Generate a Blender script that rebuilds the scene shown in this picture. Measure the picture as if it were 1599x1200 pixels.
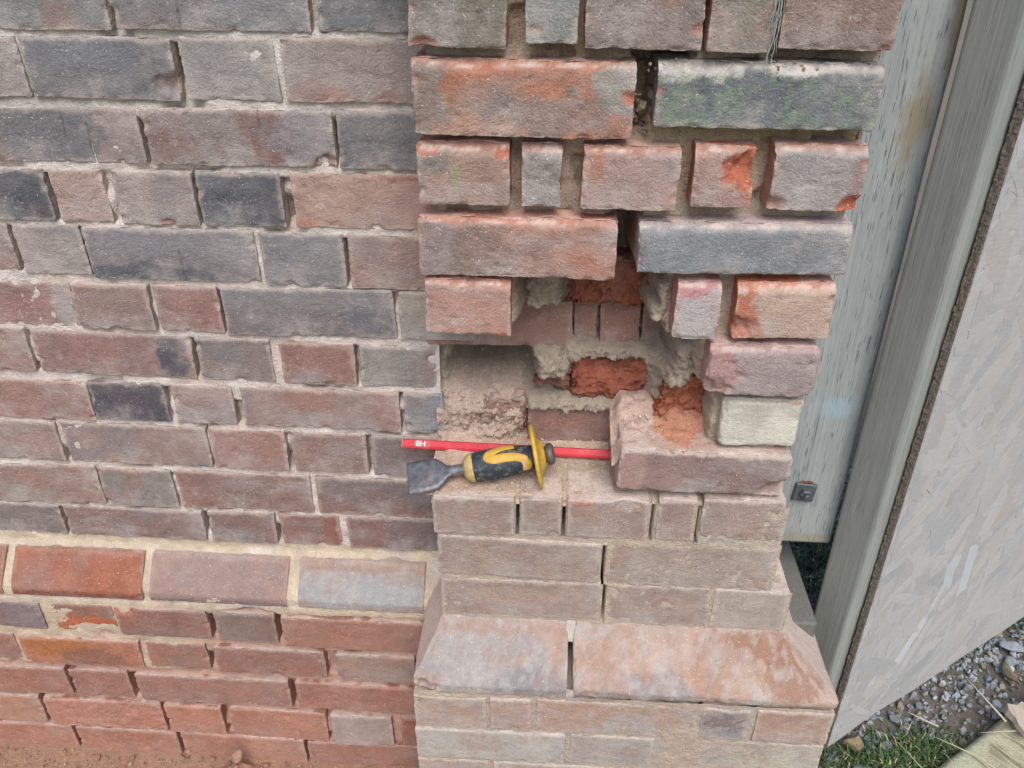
import bpy, math, random
import numpy as np
from mathutils import Matrix, Vector

random.seed(7); RNG = np.random.default_rng(11)
scn = bpy.context.scene
COL = scn.collection
for o in list(bpy.data.objects): bpy.data.objects.remove(o)

# ------------------------------------------------------------------ camera, sky, sun, exposure
cam_d = bpy.data.cameras.new('camera'); cam_d.sensor_width = 36.0; cam_d.lens = 28.515
cam_d.clip_start = 0.01; cam_d.clip_end = 2000
cam_o = bpy.data.objects.new('camera', cam_d); COL.objects.link(cam_o)
FW = Vector((-0.04450026, 0.85306345, -0.51990622)); RT = Vector((0.99840965, 0.05600638, 0.00643868)); UP = Vector((-0.03461067, 0.51879286, 0.85419908))
CP = Vector((0.13463322, -0.77979153, 0.06570785))
cam_o.matrix_world = Matrix(((RT.x, UP.x, -FW.x, CP.x), (RT.y, UP.y, -FW.y, CP.y), (RT.z, UP.z, -FW.z, CP.z), (0, 0, 0, 1)))
scn.camera = cam_o

SUN_FROM = Vector((0.12, -0.74, 0.98)).normalized()
world = bpy.data.worlds.new('World'); scn.world = world; world.use_nodes = True
wn = world.node_tree.nodes; wl = world.node_tree.links
for n in list(wn): wn.remove(n)
wo = wn.new('ShaderNodeOutputWorld'); wb = wn.new('ShaderNodeBackground'); ws = wn.new('ShaderNodeTexSky')
ws.sky_type = 'NISHITA'; ws.sun_disc = False
ws.sun_elevation = math.asin(SUN_FROM.z); ws.sun_rotation = math.atan2(SUN_FROM.x, SUN_FROM.y)
ws.air_density = 1.0; ws.dust_density = 3.0; ws.ozone_density = 1.0
wb.inputs['Strength'].default_value = 0.125
wl.new(ws.outputs[0], wb.inputs[0]); wl.new(wb.outputs[0], wo.inputs[0])
sun_d = bpy.data.lights.new('sun', 'SUN'); sun_d.energy = 1.5; sun_d.angle = math.radians(38); sun_d.color = (1.0, 0.98, 0.955)
sun_o = bpy.data.objects.new('sun', sun_d); COL.objects.link(sun_o)
sun_o.rotation_euler = SUN_FROM.to_track_quat('Z', 'Y').to_euler(); sun_o.location = (1, -1.5, 3)
scn.view_settings.view_transform = 'Standard'; scn.view_settings.look = 'None'
scn.view_settings.gamma = 1.0; scn.view_settings.use_curve_mapping = False
scn.view_settings.exposure = 0.52

# ------------------------------------------------------------------ helpers
def lin(c):
    c = np.asarray(c, float) / 255.0
    return np.where(c <= 0.04045, c / 12.92, ((c + 0.055) / 1.055) ** 2.4)
def l4(c): r = lin(c); return (float(r[0]), float(r[1]), float(r[2]), 1.0)

_perm = RNG.permutation(4096).astype(np.int64)
_val = RNG.random(4096) * 2 - 1
def vnoise(p):
    p = np.asarray(p, float); i = np.floor(p).astype(np.int64); f = p - i
    f = f * f * f * (f * (f * 6 - 15) + 10)
    def h(a, b, c):
        return _val[_perm[(_perm[(_perm[a & 4095] + b) & 4095] + c) & 4095]]
    x0, y0, z0 = i[:, 0], i[:, 1], i[:, 2]; fx, fy, fz = f[:, 0], f[:, 1], f[:, 2]
    c00 = h(x0, y0, z0) * (1 - fx) + h(x0 + 1, y0, z0) * fx
    c10 = h(x0, y0 + 1, z0) * (1 - fx) + h(x0 + 1, y0 + 1, z0) * fx
    c01 = h(x0, y0, z0 + 1) * (1 - fx) + h(x0 + 1, y0, z0 + 1) * fx
    c11 = h(x0, y0 + 1, z0 + 1) * (1 - fx) + h(x0 + 1, y0 + 1, z0 + 1) * fx
    return (c00 * (1 - fy) + c10 * fy) * (1 - fz) + (c01 * (1 - fy) + c11 * fy) * fz
def fbm(p, freq, octs=3, off=0.0, gain=0.5):
    p = np.asarray(p, float) * freq + off; s = 0; a = 1.0; t = 0
    for _ in range(octs):
        s = s + a * vnoise(p); t += a; a *= gain; p = p * 2.03 + 17.3
    return s / t
def sst(a, b, x):
    t = np.clip((x - a) / (b - a), 0, 1); return t * t * (3 - 2 * t)
def mixc(c, d, t):
    t = np.asarray(t)[..., None]; return c * (1 - t) + np.asarray(d) * t

def mesh_obj(name, verts, faces, mat, parent=None, cols=None, smooth=True):
    me = bpy.data.meshes.new(name)
    me.from_pydata(np.asarray(verts).tolist() if isinstance(verts, np.ndarray) else verts, [], faces)
    if cols is not None:
        a = me.color_attributes.new('Col', 'FLOAT_COLOR', 'POINT')
        c4 = np.ones((len(me.vertices), 4), np.float32); c4[:, :3] = np.clip(cols, 0, 1)
        a.data.foreach_set('color', c4.ravel())
    if smooth: me.polygons.foreach_set('use_smooth', np.ones(len(me.polygons), bool))
    me.materials.append(mat); me.update()
    o = bpy.data.objects.new(name, me); COL.objects.link(o)
    if parent is not None: o.parent = parent
    return o
def thing(name, label, cat, loc=(0, 0, 0), group=None):
    o = bpy.data.objects.new(name, None); COL.objects.link(o); o.location = loc; o.empty_display_size = 0.05
    o['label'] = label; o['category'] = cat
    if group: o['group'] = group
    return o
def tag(o, label=None, cat=None, group=None, kind=None):
    if label: o['label'] = label
    if cat: o['category'] = cat
    if group: o['group'] = group
    if kind: o['kind'] = kind
    return o

# ------------------------------------------------------------------ materials
def newmat(name):
    m = bpy.data.materials.new(name); m.use_nodes = True
    nt = m.node_tree
    for n in list(nt.nodes): nt.nodes.remove(n)
    out = nt.nodes.new('ShaderNodeOutputMaterial'); b = nt.nodes.new('ShaderNodeBsdfPrincipled')
    nt.links.new(b.outputs[0], out.inputs[0])
    return m, nt, b
class NB:
    def __init__(s, nt): s.nt = nt
    def n(s, t, **kw):
        x = s.nt.nodes.new(t)
        for k, v in kw.items(): setattr(x, k, v)
        return x
    def l(s, a, b): s.nt.links.new(a, b)
    def noise(s, vec, scale, detail=3.0, rough=0.55, dist=0.0):
        x = s.n('ShaderNodeTexNoise'); x.inputs['Scale'].default_value = scale; x.inputs['Detail'].default_value = detail
        x.inputs['Roughness'].default_value = rough; x.inputs['Distortion'].default_value = dist
        s.l(vec, x.inputs['Vector']); return x.outputs['Fac']
    def ramp(s, fac, a, b, lo=0.0, hi=1.0):
        x = s.n('ShaderNodeMapRange'); x.inputs['From Min'].default_value = a; x.inputs['From Max'].default_value = b
        x.inputs['To Min'].default_value = lo; x.inputs['To Max'].default_value = hi; x.interpolation_type = 'SMOOTHSTEP'
        s.l(fac, x.inputs['Value']); return x.outputs['Result']
    def mix(s, fac, a, b, mode='MIX'):
        x = s.n('ShaderNodeMix', data_type='RGBA', blend_type=mode)
        for v, i in ((fac, 0), (a, 6), (b, 7)):
            if hasattr(v, 'node'): s.l(v, x.inputs[i])
            else: x.inputs[i].default_value = v
        return x.outputs[2]
    def math(s, op, a, b=0.0):
        x = s.n('ShaderNodeMath', operation=op)
        for v, i in ((a, 0), (b, 1)):
            if hasattr(v, 'node'): s.l(v, x.inputs[i])
            else: x.inputs[i].default_value = v
        return x.outputs[0]
    def mapping(s, vec, scale=(1, 1, 1), rot=(0, 0, 0), loc=(0, 0, 0)):
        x = s.n('ShaderNodeMapping'); x.inputs['Scale'].default_value = scale; x.inputs['Rotation'].default_value = rot; x.inputs['Location'].default_value = loc
        s.l(vec, x.inputs['Vector']); return x.outputs[0]
    def bump(s, h, strength, dist, normal=None):
        x = s.n('ShaderNodeBump'); x.inputs['Strength'].default_value = strength; x.inputs['Distance'].default_value = dist
        s.l(h, x.inputs['Height'])
        if normal is not None: s.l(normal, x.inputs['Normal'])
        return x.outputs[0]
    def obj(s): return s.n('ShaderNodeTexCoord').outputs['Object']
    def col(s): return s.n('ShaderNodeVertexColor', layer_name='Col').outputs[0]

def mat_masonry(name, sand=0.5, b1=0.0012, b2=0.0006, rough=0.92, specks=0.6, bloom=0.0, bs=0.85):
    m, nt, b = newmat(name); k = NB(nt); v = k.obj(); c = k.col()
    n1 = k.noise(v, 95, 3, 0.65); n2 = k.noise(v, 400, 3, 0.68)
    c = k.mix(k.ramp(n1, 0.28, 0.72), k.mix(1.0, c, (1.07, 1.07, 1.06, 1), 'MULTIPLY'), k.mix(1.0, c, (0.92, 0.91, 0.92, 1), 'MULTIPLY'))
    c = k.mix(k.ramp(n2, 0.60, 0.72, 0, 0.55), c, k.mix(1.0, c, (0.58, 0.55, 0.55, 1), 'MULTIPLY'))
    c = k.mix(k.ramp(n2, 0.42, 0.26, 0, 0.6 * sand), c, (0.60, 0.56, 0.51, 1))
    if bloom: c = k.mix(k.ramp(k.noise(v, 16, 6, 0.66), 0.48, 0.68, 0, bloom), c, (0.47, 0.43, 0.40, 1))
    sp = k.ramp(k.noise(v, 480, 1, 0.5), 0.69, 0.75, 0, specks)
    c = k.mix(sp, c, (0.78, 0.75, 0.71, 1))
    k.l(c, b.inputs['Base Color']); b.inputs['Roughness'].default_value = rough
    b.inputs['Specular IOR Level'].default_value = 0.25
    vo = k.n('ShaderNodeTexVoronoi'); vo.inputs['Scale'].default_value = 210; k.l(v, vo.inputs['Vector'])
    pit = k.math('MULTIPLY', k.ramp(vo.outputs['Distance'], 0.10, 0.26), k.ramp(k.noise(v, 60, 2, .5), .62, .45, 0, 1))
    c = k.mix(k.math('MULTIPLY', k.math('SUBTRACT', 1.0, k.ramp(vo.outputs['Distance'], 0.08, 0.2)), k.ramp(k.noise(v, 70, 2, .5), .5, .62, 0, .55)), c, k.mix(1.0, c, (0.4, 0.37, 0.36, 1), 'MULTIPLY'))
    k.l(c, b.inputs['Base Color'])
    hs = k.math('ADD', k.math('MULTIPLY', n1, 0.6), k.math('ADD', k.math('MULTIPLY', n2, 1.25), k.math('MULTIPLY', pit, 0.25)))
    k.l(k.bump(hs, bs, b1 * 1.5), b.inputs['Normal']); return m
M_BRICK = mat_masonry('fired_brick', 0.5, 0.0013, 0.0006, bloom=0.42)
M_CLEAN = mat_masonry('plain_brick', 0.4, 0.0013, 0.0006, bloom=0.12)
M_MORTAR = mat_masonry('lime_mortar', 0.9, 0.0022, 0.0012, 0.97, 0.6, bs=0.9)
M_BROKEN = mat_masonry('broken_brick', 0.25, 0.0026, 0.0012, 0.97, 0.15)

def mat_simple(name, col, rough=0.6, metal=0.0, var=0.25, scale=200, bump=0.0005, dust=0.0, spec=0.5):
    m, nt, b = newmat(name); k = NB(nt); v = k.obj()
    n = k.noise(v, scale, 4, 0.6); c = l4(col)
    cc = k.mix(k.ramp(n, 0.3, 0.72, 0, 1), c, tuple(x * (1 - var) for x in c[:3]) + (1,))
    if dust:
        cc = k.mix(k.ramp(k.noise(v, scale * 0.4, 5, 0.7), 0.48, 0.72, 0, dust), cc, l4((186, 172, 158)))
    k.l(cc, b.inputs['Base Color'])
    b.inputs['Roughness'].default_value = rough; b.inputs['Metallic'].default_value = metal; b.inputs['Specular IOR Level'].default_value = spec
    if bump: k.l(k.bump(n, 0.5, bump), b.inputs['Normal'])
    return m

def mat_wood(name, c0, c1, cdark, fy=1.0, dash=0.6, streak=300, extra=None, dashscale=(520, 520, 26)):
    """weathered timber; grain runs along local Z"""
    m, nt, b = newmat(name); k = NB(nt); v = k.obj()
    g = k.noise(k.mapping(v, (streak, streak, 5)), 1.0, 5, 0.65, 0.3)
    g2 = k.noise(k.mapping(v, (60, 60, 3)), 1.0, 3, 0.6, 0.4)
    big = k.noise(v, 7, 3, 0.6)
    c = k.mix(k.ramp(g, 0.28, 0.72), l4(c0), l4(c1))
    c = k.mix(k.ramp(g2, 0.35, 0.7, 0, 0.5), c, k.mix(1.0, c, (0.72, 0.75, 0.76, 1), 'MULTIPLY'))
    c = k.mix(k.ramp(big, 0.35, 0.7, 0, 0.4), c, k.mix(1.0, c, (0.78, 0.80, 0.82, 1), 'MULTIPLY'))
    ds = k.noise(k.mapping(v, dashscale), 1.0, 2, 0.5)
    dsr = k.ramp(ds, 0.63, 0.68, 0, dash)
    c = k.mix(dsr, c, l4(cdark))
    c = k.mix(k.ramp(k.noise(k.mapping(v, (150, 150, 2.2)), 1.0, 2, .5), .70, .73, 0, dash), c, l4(cdark))
    if extra: c = extra(k, v, c)
    k.l(c, b.inputs['Base Color']); b.inputs['Roughness'].default_value = 0.85; b.inputs['Specular IOR Level'].default_value = 0.25
    hh = k.bump(g, 0.5, 0.0012); h2 = k.bump(k.math('SUBTRACT', 1.0, dsr), 0.6, 0.002, hh)
    k.l(h2, b.inputs['Normal']); return m

# ------------------------------------------------------------------ brick builder
def graded(a, b, step):
    L = b - a; e = [0, 0.0008, 0.0020, 0.0038]
    n = max(2, int(round((L - 0.0076) / step)))
    mid = np.linspace(a + 0.0062, b - 0.0062, n)
    return np.concatenate([[a + q for q in e], mid, [b - q for q in reversed(e)]])

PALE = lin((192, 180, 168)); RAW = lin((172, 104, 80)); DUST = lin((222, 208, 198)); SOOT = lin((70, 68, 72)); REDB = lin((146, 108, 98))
GREY = lin((128, 128, 132)); MORT = lin((176, 160, 146))
seedc = [0]
def brick(parent, x0, x1, z0, z1, yf, col, depth=0.1, name='brick', step=0.003, rough=1.0, r0=0.0015, c2=None, a2=0.45, patches=(),
          chips=(), edge=0.38, side=None, cracks=(), splay=None, tilt=0.5, nchip=4, top=0.55, mat=None, blue=0.35, yoff=None, wrinkle=0.0, hip=(0, 0), desat=0.16, chipraw=0.12, algae=0.0, mottle=0.0, bev=0.0015, ragged=0.0045):
    """one brick: worn rounded box, uneven faces, knocked-off arrises. patches: (x,z,rx,rz,colour,amount) in brick fractions"""
    seedc[0] += 1; sd = seedc[0] * 7.31
    rg = np.random.default_rng(seedc[0])
    if splay: bev = 0.0
    z1 = z1 + bev
    w, h = x1 - x0, z1 - z0; cx, cz = (x0 + x1) / 2, (z0 + z1) / 2
    xs = graded(-w / 2, w / 2, step)
    for (cf, *_r) in cracks:
        q = (cf - 0.5) * w; xs = np.sort(np.concatenate([xs[np.abs(xs - q) > 0.0016], [q - 0.0012, q, q + 0.0012]]))
    zs = graded(-h / 2, h / 2, step)
    ys = np.array([q for q in (0, 0.0008, 0.0020, 0.0038, 0.0065, 0.010, 0.015, 0.022, 0.034, 0.055) if q < depth * 0.8] + [depth])
    V = []; F = []; base = 0
    def grid(A, B, fn, flip):
        nonlocal base
        a, b_ = np.meshgrid(np.arange(len(A)), np.arange(len(B)), indexing='ij')
        pts = fn(A[a.ravel()], B[b_.ravel()]); V.append(pts)
        idx = (np.arange(len(A) * len(B)).reshape(len(A), len(B))) + base
        q = np.stack([idx[:-1, :-1], idx[1:, :-1], idx[1:, 1:], idx[:-1, 1:]], -1).reshape(-1, 4)
        if flip: q = q[:, ::-1]
        F.append(q); base += len(pts)
    st = lambda x, y, z: np.stack(np.broadcast_arrays(x, y, z), -1)
    grid(xs, zs, lambda a, b_: st(a, 0.0, b_), False)
    grid(ys, zs, lambda a, b_: st(-w / 2, a, b_), True)
    grid(ys, zs, lambda a, b_: st(w / 2, a, b_), False)
    grid(xs, ys, lambda a, b_: st(a, b_, h / 2), False)
    grid(xs, ys, lambda a, b_: st(a, b_, -h / 2), True)
    grid(np.array([-w / 2, w / 2]), np.array([-h / 2, h / 2]), lambda a, b_: st(a, depth, b_), True)
    P = np.concatenate(V); Fq = np.concatenate(F)
    key = np.round(P * 1e5).astype(np.int64)
    _, ui, inv = np.unique(key, axis=0, return_index=True, return_inverse=True)
    P = P[ui]; Fq = inv.reshape(-1)[Fq]
    O = P.copy()
    wp = P + np.array([cx, yf, cz])
    hh = np.array([w / 2, depth / 2, h / 2]); ctr = np.array([0, depth / 2, 0])
    r = r0 * (1.0 + 0.95 * fbm(wp, 60, 3, sd))[:, None]
    rl = P - ctr; q = np.clip(rl, -(hh - r), hh - r); dlt = rl - q; nl = np.linalg.norm(dlt, axis=1, keepdims=True)
    n = dlt / np.maximum(nl, 1e-9); P = ctr + q + n * np.minimum(nl, r)
    front = np.clip(-n[:, 1], 0, 1)
    bk = sst(depth * 0.9, depth * 0.5, O[:, 1])
    disp = 0.0013 * fbm(wp, 22, 2, sd) + 0.0010 * fbm(wp, 75, 3, sd + 3) + 0.0006 * fbm(wp, 220, 2, sd + 9)
    pit = sst(0.42, 0.7, fbm(wp, 120, 2, sd + 20)) * 0.0016
    if rough > 2: disp = disp + 0.0014 * (0.5 - np.abs(fbm(wp, 50, 3, sd + 31)) * 3) + 0.0016 * (0.5 - np.abs(fbm(wp, 130, 3, sd + 37)) * 3)
    P = P + n * ((disp - pit) * rough * bk)[:, None]
    if wrinkle:
        ww = np.sin((wp[:, 2] * 0.9 + wp[:, 0] * 0.35) * 420 + 6 * fbm(wp, 35, 2, sd)) * sst(-0.1, 0.3, fbm(wp, 18, 2, sd + 4))
        P[:, 1] += front * wrinkle * ww * 0.0011
    if bev:
        bl = bev * (1 + 0.7 * fbm(wp * np.array([1, 0, 0]), 28, 3, sd + 13)); over = np.clip(O[:, 2] - (h / 2 - bl), 0, 1)
        P[:, 1] = np.maximum(P[:, 1], over * 1.25 + 0.0012 * fbm(wp, 130, 2, sd + 14) * (over > 0) * (O[:, 1] < .01))
    else: over = np.zeros(len(P)); bl = 1.0
    # distances to the front arrises
    ex = np.minimum(O[:, 0] + w / 2, w / 2 - O[:, 0]); ez = np.minimum(O[:, 2] + h / 2, h / 2 - O[:, 2]); ed = np.minimum(ex, ez)
    # edge raggedness
    P[:, 1] += front * sst(0.0045, 0.0, ed) * np.clip(fbm(wp, 110, 3, sd + 40), 0, 1) * ragged * rough
    raw = np.zeros(len(P))
    cl = list(chips)
    for _ in range(nchip):
        s = rg.integers(0, 4); t = rg.uniform(-1, 1); sz = rg.uniform(0.0025, 0.0065)
        if s < 2: c0 = (t * w / 2, 0, (h / 2 if s == 0 else -h / 2))
        else: c0 = ((w / 2 if s == 2 else -w / 2), 0, t * h / 2)
        cl.append((c0[0] / w + 0.5, c0[2] / h + 0.5, sz, chipraw * rg.random()))
    for (fx, fz, sz, am) in cl:
        c0 = np.array([(fx - 0.5) * w, -0.35 * sz, (fz - 0.5) * h])
        dd = np.linalg.norm((P - c0) * np.array([0.6, 1.0, 1.0]), axis=1) + 0.25 * sz * fbm(wp, 130, 2, sd + 60)
        ins = np.clip(1 - dd / sz, 0, 1)
        P[:, 1] += ins * sz * 0.9; P[:, 0] -= ins * 0.5 * sz * np.sign(fx - 0.5) * (abs(fx - 0.5) > 0.42); P[:, 2] -= ins * 0.5 * sz * np.sign(fz - 0.5) * (abs(fz - 0.5) > 0.42)
        raw = np.maximum(raw, sst(0.0, 0.12, ins) * am)
    for (cf, za, zb, dp) in cracks:
        qx = (cf - 0.5) * w; zf = O[:, 2] / h + 0.5
        on = (np.abs(O[:, 0] - qx) < 0.0006) & (O[:, 1] < 0.001) & (zf >= za) & (zf <= zb)
        nr = (np.abs(O[:, 0] - qx) < 0.0030) & (O[:, 1] < 0.001)
        P[nr, 0] += 0.0022 * fbm(wp[nr] * np.array([0, 0, 1]), 130, 2, sd)
        P[on, 1] += dp
    # ---- colour of the clay itself
    col = lin(col); lum = float(col @ np.array([.3, .5, .2])); col = (col * (1 - desat) + lum * desat) * 1.16 * np.array([0.985, 1.015, 0.995]); c2v = lin(c2) if c2 is not None else (REDB if rg.random() < 0.6 else GREY * 0.9)
    C = np.tile(col, (len(P), 1))
    m1 = sst(0.02, 0.38, fbm(wp, 16, 3, sd + 70)); C = mixc(C, c2v, m1 * a2)
    m2 = sst(0.05, 0.4, fbm(wp * np.array([0.6, 1, 1.4]), 24, 3, sd + 80)); C = mixc(C, lin((150, 146, 144)), m2 * blue)
    C = C * (1 + 0.20 * fbm(wp, 40, 3, sd + 90))[:, None]
    for (px, pz, rx, rz, pc, am) in patches:
        dd = np.sqrt(((O[:, 0] / w + 0.5 - px) / rx) ** 2 + ((O[:, 2] / h + 0.5 - pz) / rz) ** 2) + 0.75 * fbm(wp, 60, 5, sd + 100, 0.65)
        C = mixc(C, (lambda q: (q * .86 + float(q @ np.array([.3, .5, .2])) * .14) * .93)(lin(pc)), sst(1.12, 0.9, dd) * am * (O[:, 1] < 0.03))
    if mottle:
        C = mixc(C, lin((176, 172, 168)), sst(0.0, 0.35, fbm(wp, 75, 4, sd + 150, 0.7)) * mottle)
        C = mixc(C, lin((166, 128, 110)), sst(0.08, 0.4, fbm(wp, 60, 4, sd + 151, 0.7)) * mottle * .8)
    if algae:
        al = sst(0.05, 0.35, fbm(wp, 130, 4, sd + 140, 0.7) + 0.35 * fbm(wp, 22, 2, sd + 141) + 0.25 * (0.35 - (O[:, 2] / h + 0.5)))
        C = mixc(C, lin((124, 142, 116)), al * algae * (O[:, 1] < .004))
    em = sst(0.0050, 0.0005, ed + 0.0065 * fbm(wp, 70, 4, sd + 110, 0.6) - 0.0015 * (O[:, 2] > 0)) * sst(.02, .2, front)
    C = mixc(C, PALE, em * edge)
    sidec = lin(side) if side is not None else MORT * 0.9
    C = mixc(C, sidec, sst(0.0015, 0.006, O[:, 1] + 0.003 * fbm(wp, 90, 2, sd + 5)) * 0.85)
    C = mixc(C, RAW * (1 + 0.25 * fbm(wp, 60, 2, sd))[:, None], raw)
    if bev > .003:
        bm_ = sst(0.15, 0.5, over / bl) * (O[:, 1] < .012); C = mixc(C, sidec * (1 + .2 * fbm(wp, 70, 3, sd))[:, None], bm_ * .46)
        C = mixc(C, DUST, bm_ * sst(-.1, .3, fbm(wp, 75, 5, sd + 15, .7) - .45 * sst(.4, 1.0, over / bl) + .12) * .62)
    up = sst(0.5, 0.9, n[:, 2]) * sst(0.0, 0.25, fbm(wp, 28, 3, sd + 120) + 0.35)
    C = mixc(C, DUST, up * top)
    # ---- splayed plinth face
    if splay:
        lip, run = splay
        t = np.clip((O[:, 2] + h / 2 - lip) / (h - lip), 0, 1)
        P[:, 1] += t * run * bk
        for sgn, amt in ((-1, hip[0]), (1, hip[1])):
            if amt: P[:, 0] -= sgn * t * amt * sst(0.30, 0.5, sgn * O[:, 0] / w)
    a = math.radians(rg.normal(0, 1) * tilt); b_ = math.radians(rg.normal(0, 1) * tilt * 1.3)
    ca, sa = math.cos(a), math.sin(a); X = P[:, 0] * ca - P[:, 2] * sa; Z = P[:, 0] * sa + P[:, 2] * ca
    P[:, 0], P[:, 2] = X, Z; P[:, 1] += P[:, 0] * math.tan(b_) * 0.7
    yo = rg.normal(0, 0.0012) if yoff is None else yoff
    o = mesh_obj(name, P, Fq.tolist(), mat or M_BRICK, parent, C)
    o.location = (cx, yf + yo, cz)
    return o

# ------------------------------------------------------------------ height-field sheets (mortar beds, rubble, dust)
def sheet(name, parent, us, vs, fn, mat):
    """fn(u,v)-> (P, C) for flattened grids"""
    a, b = np.meshgrid(us, vs, indexing='ij'); P, C = fn(a.ravel(), b.ravel())
    idx = np.arange(len(us) * len(vs)).reshape(len(us), len(vs))
    q = np.stack([idx[:-1, :-1], idx[1:, :-1], idx[1:, 1:], idx[:-1, 1:]], -1).reshape(-1, 4)
    return mesh_obj(name, P, q.tolist(), mat, parent, C)

# ================================================================== STRUCTURE
D = 0.1172; DL = 0.067; GZ = -1.236
# ---- ground
def ground_fn(x, y):
    p = np.stack([x, y, np.zeros_like(x)], -1)
    near = sst(3.0, 1.5, np.hypot(x - 0.3, y))
    z = GZ + near * (0.010 * fbm(p, 6, 3) + 0.006 * fbm(p, 35, 3))
    C = np.tile(lin((120, 112, 100)), (len(x), 1)); m = sst(-0.1, 0.3, fbm(p, 5, 3, 5.0)); C = mixc(C, lin((98, 104, 84)), m * 0.6)
    C = mixc(C, lin((168, 134, 110)), sst(0.35, -0.1, x) * sst(0.5, 0.2, y) * near)
    return np.stack([x, y, z], -1), C
gs = np.concatenate([[-150, -50, -15, -5, -2.5], np.arange(-1.4, 2.4, 0.02), [3.5, 6, 15, 50, 150]])
ground = sheet('ground', None, gs, np.concatenate([[-150, -50, -15, -5, -2], np.arange(-1.0, 2.0, 0.02), [3, 6, 15, 50, 150]]), ground_fn, M_MORTAR)
ground['kind'] = 'structure'

# ---- left wall
wall = thing('brick_wall', 'weathered grey and red brick wall with raked mortar joints left of the projecting pier', 'wall', (0, 0, 0))
G = lambda *a: a
WALL = [
 (D, [(-0.542,-0.337,-0.063,-0.001,(118,118,116)),(-0.33,-0.124,-0.062,0.0,(118,113,113),dict(cracks=[(0.33,0,1,0.004)],patches=[(.8,.5,.3,.6,(140,144,146),.5)])),(-0.115,0.075,-0.061,0.0,(112,114,118))]),
 (D, [(-0.656,-0.445,-0.134,-0.073,(138,124,120)),(-0.441,-0.276,-0.133,-0.071,(108,105,108),dict(chips=[(.97,.3,.014,.12)],patches=[(.35,.8,.5,.3,(126,130,134),.6)])),(-0.269,-0.166,-0.132,-0.07,(152,143,136)),(-0.158,0.036,-0.132,-0.068,(150,134,128),dict(c2=(150,112,104),a2=.7))]),
 (D, [(-0.563,-0.332,-0.204,-0.145,(136,116,110),dict(patches=[(.55,.5,.25,.8,(112,114,118),.85)],cracks=[(.62,.45,1,.004),(.74,0,.75,.004)])),(-0.326,-0.112,-0.204,-0.143,(134,120,116),dict(c2=(126,98,92),a2=.8,cracks=[(.62,.7,1,.004)],chips=[(.96,.05,.013,.3)],patches=[(.85,.5,.2,.6,(136,136,138),.6)])),(-0.107,0.012,-0.204,-0.141,(112,108,112))]),
 (D, [(-0.563,-0.459,-0.276,-0.215,(80,82,90),dict(a2=.15,blue=.2)),(-0.453,-0.389,-0.276,-0.214,(158,130,120)),(-0.378,-0.283,-0.276,-0.214,(148,130,124),dict(chips=[(.6,.02,.008,.4)])),(-0.279,-0.18,-0.276,-0.213,(86,88,96),dict(a2=.12,blue=.2)),(-0.168,0.045,-0.275,-0.211,(162,128,115),dict(c2=(168,112,94),a2=.7,wrinkle=.7,rough=1.4,patches=[(.72,.95,.3,.08,(164,106,84),.6)]))]),
 (D, [(-0.741,-0.524,-0.342,-0.282,(142,112,104)),(-0.519,-0.435,-0.345,-0.282,(148,134,128)),(-0.431,-0.222,-0.348,-0.283,(118,110,113),dict(wrinkle=.25,cracks=[(.55,0,.6,.003)],patches=[(.3,.05,.4,.25,(86,90,98),.8),(.5,.8,.6,.3,(140,138,142),.6)])),(-0.216,-0.114,-0.35,-0.284,(122,117,120)),(-0.108,0.012,-0.352,-0.284,(146,118,112))]),
 (D, [(-0.676,-0.469,-0.418,-0.359,(142,108,101),dict(patches=[(.92,.5,.06,.6,(170,165,158),.7)])),(-0.467,-0.368,-0.419,-0.358,(138,114,108)),(-0.362,-0.28,-0.419,-0.357,(140,110,104)),(-0.276,-0.059,-0.42,-0.356,(120,110,111),dict(patches=[(.85,.5,.15,.6,(104,106,114),.7),(.4,.85,.5,.3,(136,134,136),.6)])),(-0.053,0.043,-0.42,-0.356,(150,140,132))]),
 (D, [(-0.771,-0.546,-0.486,-0.423,(142,114,106)),(-0.54,-0.329,-0.489,-0.427,(134,107,103),dict(patches=[(.87,.45,.09,.6,(84,84,92),.9)])),(-0.323,-0.225,-0.49,-0.43,(124,110,106)),(-0.213,-0.116,-0.492,-0.432,(142,105,98)),(-0.109,-0.011,-0.493,-0.434,(132,124,121),dict(chips=[(.98,.7,.008,.4)]))]),
 (D, [(-0.708,-0.486,-0.562,-0.502,(145,112,104),dict()),(-0.485,-0.381,-0.562,-0.502,(76,74,84),dict(a2=.1,blue=.12)),(-0.371,-0.287,-0.562,-0.502,(150,132,127)),(-0.276,-0.063,-0.563,-0.502,(144,120,114),dict(patches=[(.45,.75,.2,.25,(160,120,106),.7),(.93,.5,.08,.6,(158,116,102),.7)],rough=1.2)),(-0.056,-0.003,-0.563,-0.502,(126,127,130))]),
 (D, [(-0.652,-0.548,-0.635,-0.569,(146,122,114)),(-0.542,-0.336,-0.637,-0.571,(140,117,111)),(-0.331,-0.226,-0.638,-0.572,(150,120,113),dict(patches=[(.75,.6,.22,.4,(160,122,110),.7)],rough=1.3)),(-0.217,-0.113,-0.639,-0.573,(138,115,109)),(-0.105,0.008,-0.641,-0.574,(122,108,106))]),
 (D, [(-0.734,-0.511,-0.714,-0.646,(142,120,110)),(-0.508,-0.401,-0.714,-0.647,(130,121,115)),(-0.395,-0.2,-0.714,-0.648,(132,105,98)),(-0.192,0.022,-0.714,-0.649,(126,98,93))]),
 (D, [(-0.711,-0.588,-0.776,-0.722,(120,108,104)),(-0.582,-0.37,-0.776,-0.721,(130,105,100)),(-0.361,-0.262,-0.777,-0.72,(130,104,98)),(-0.254,-0.165,-0.777,-0.72,(130,99,92),dict(patches=[(.88,.6,.13,.45,(150,92,76),.7)])),(-0.153,0.037,-0.778,-0.719,(128,96,90))]),
]
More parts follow.
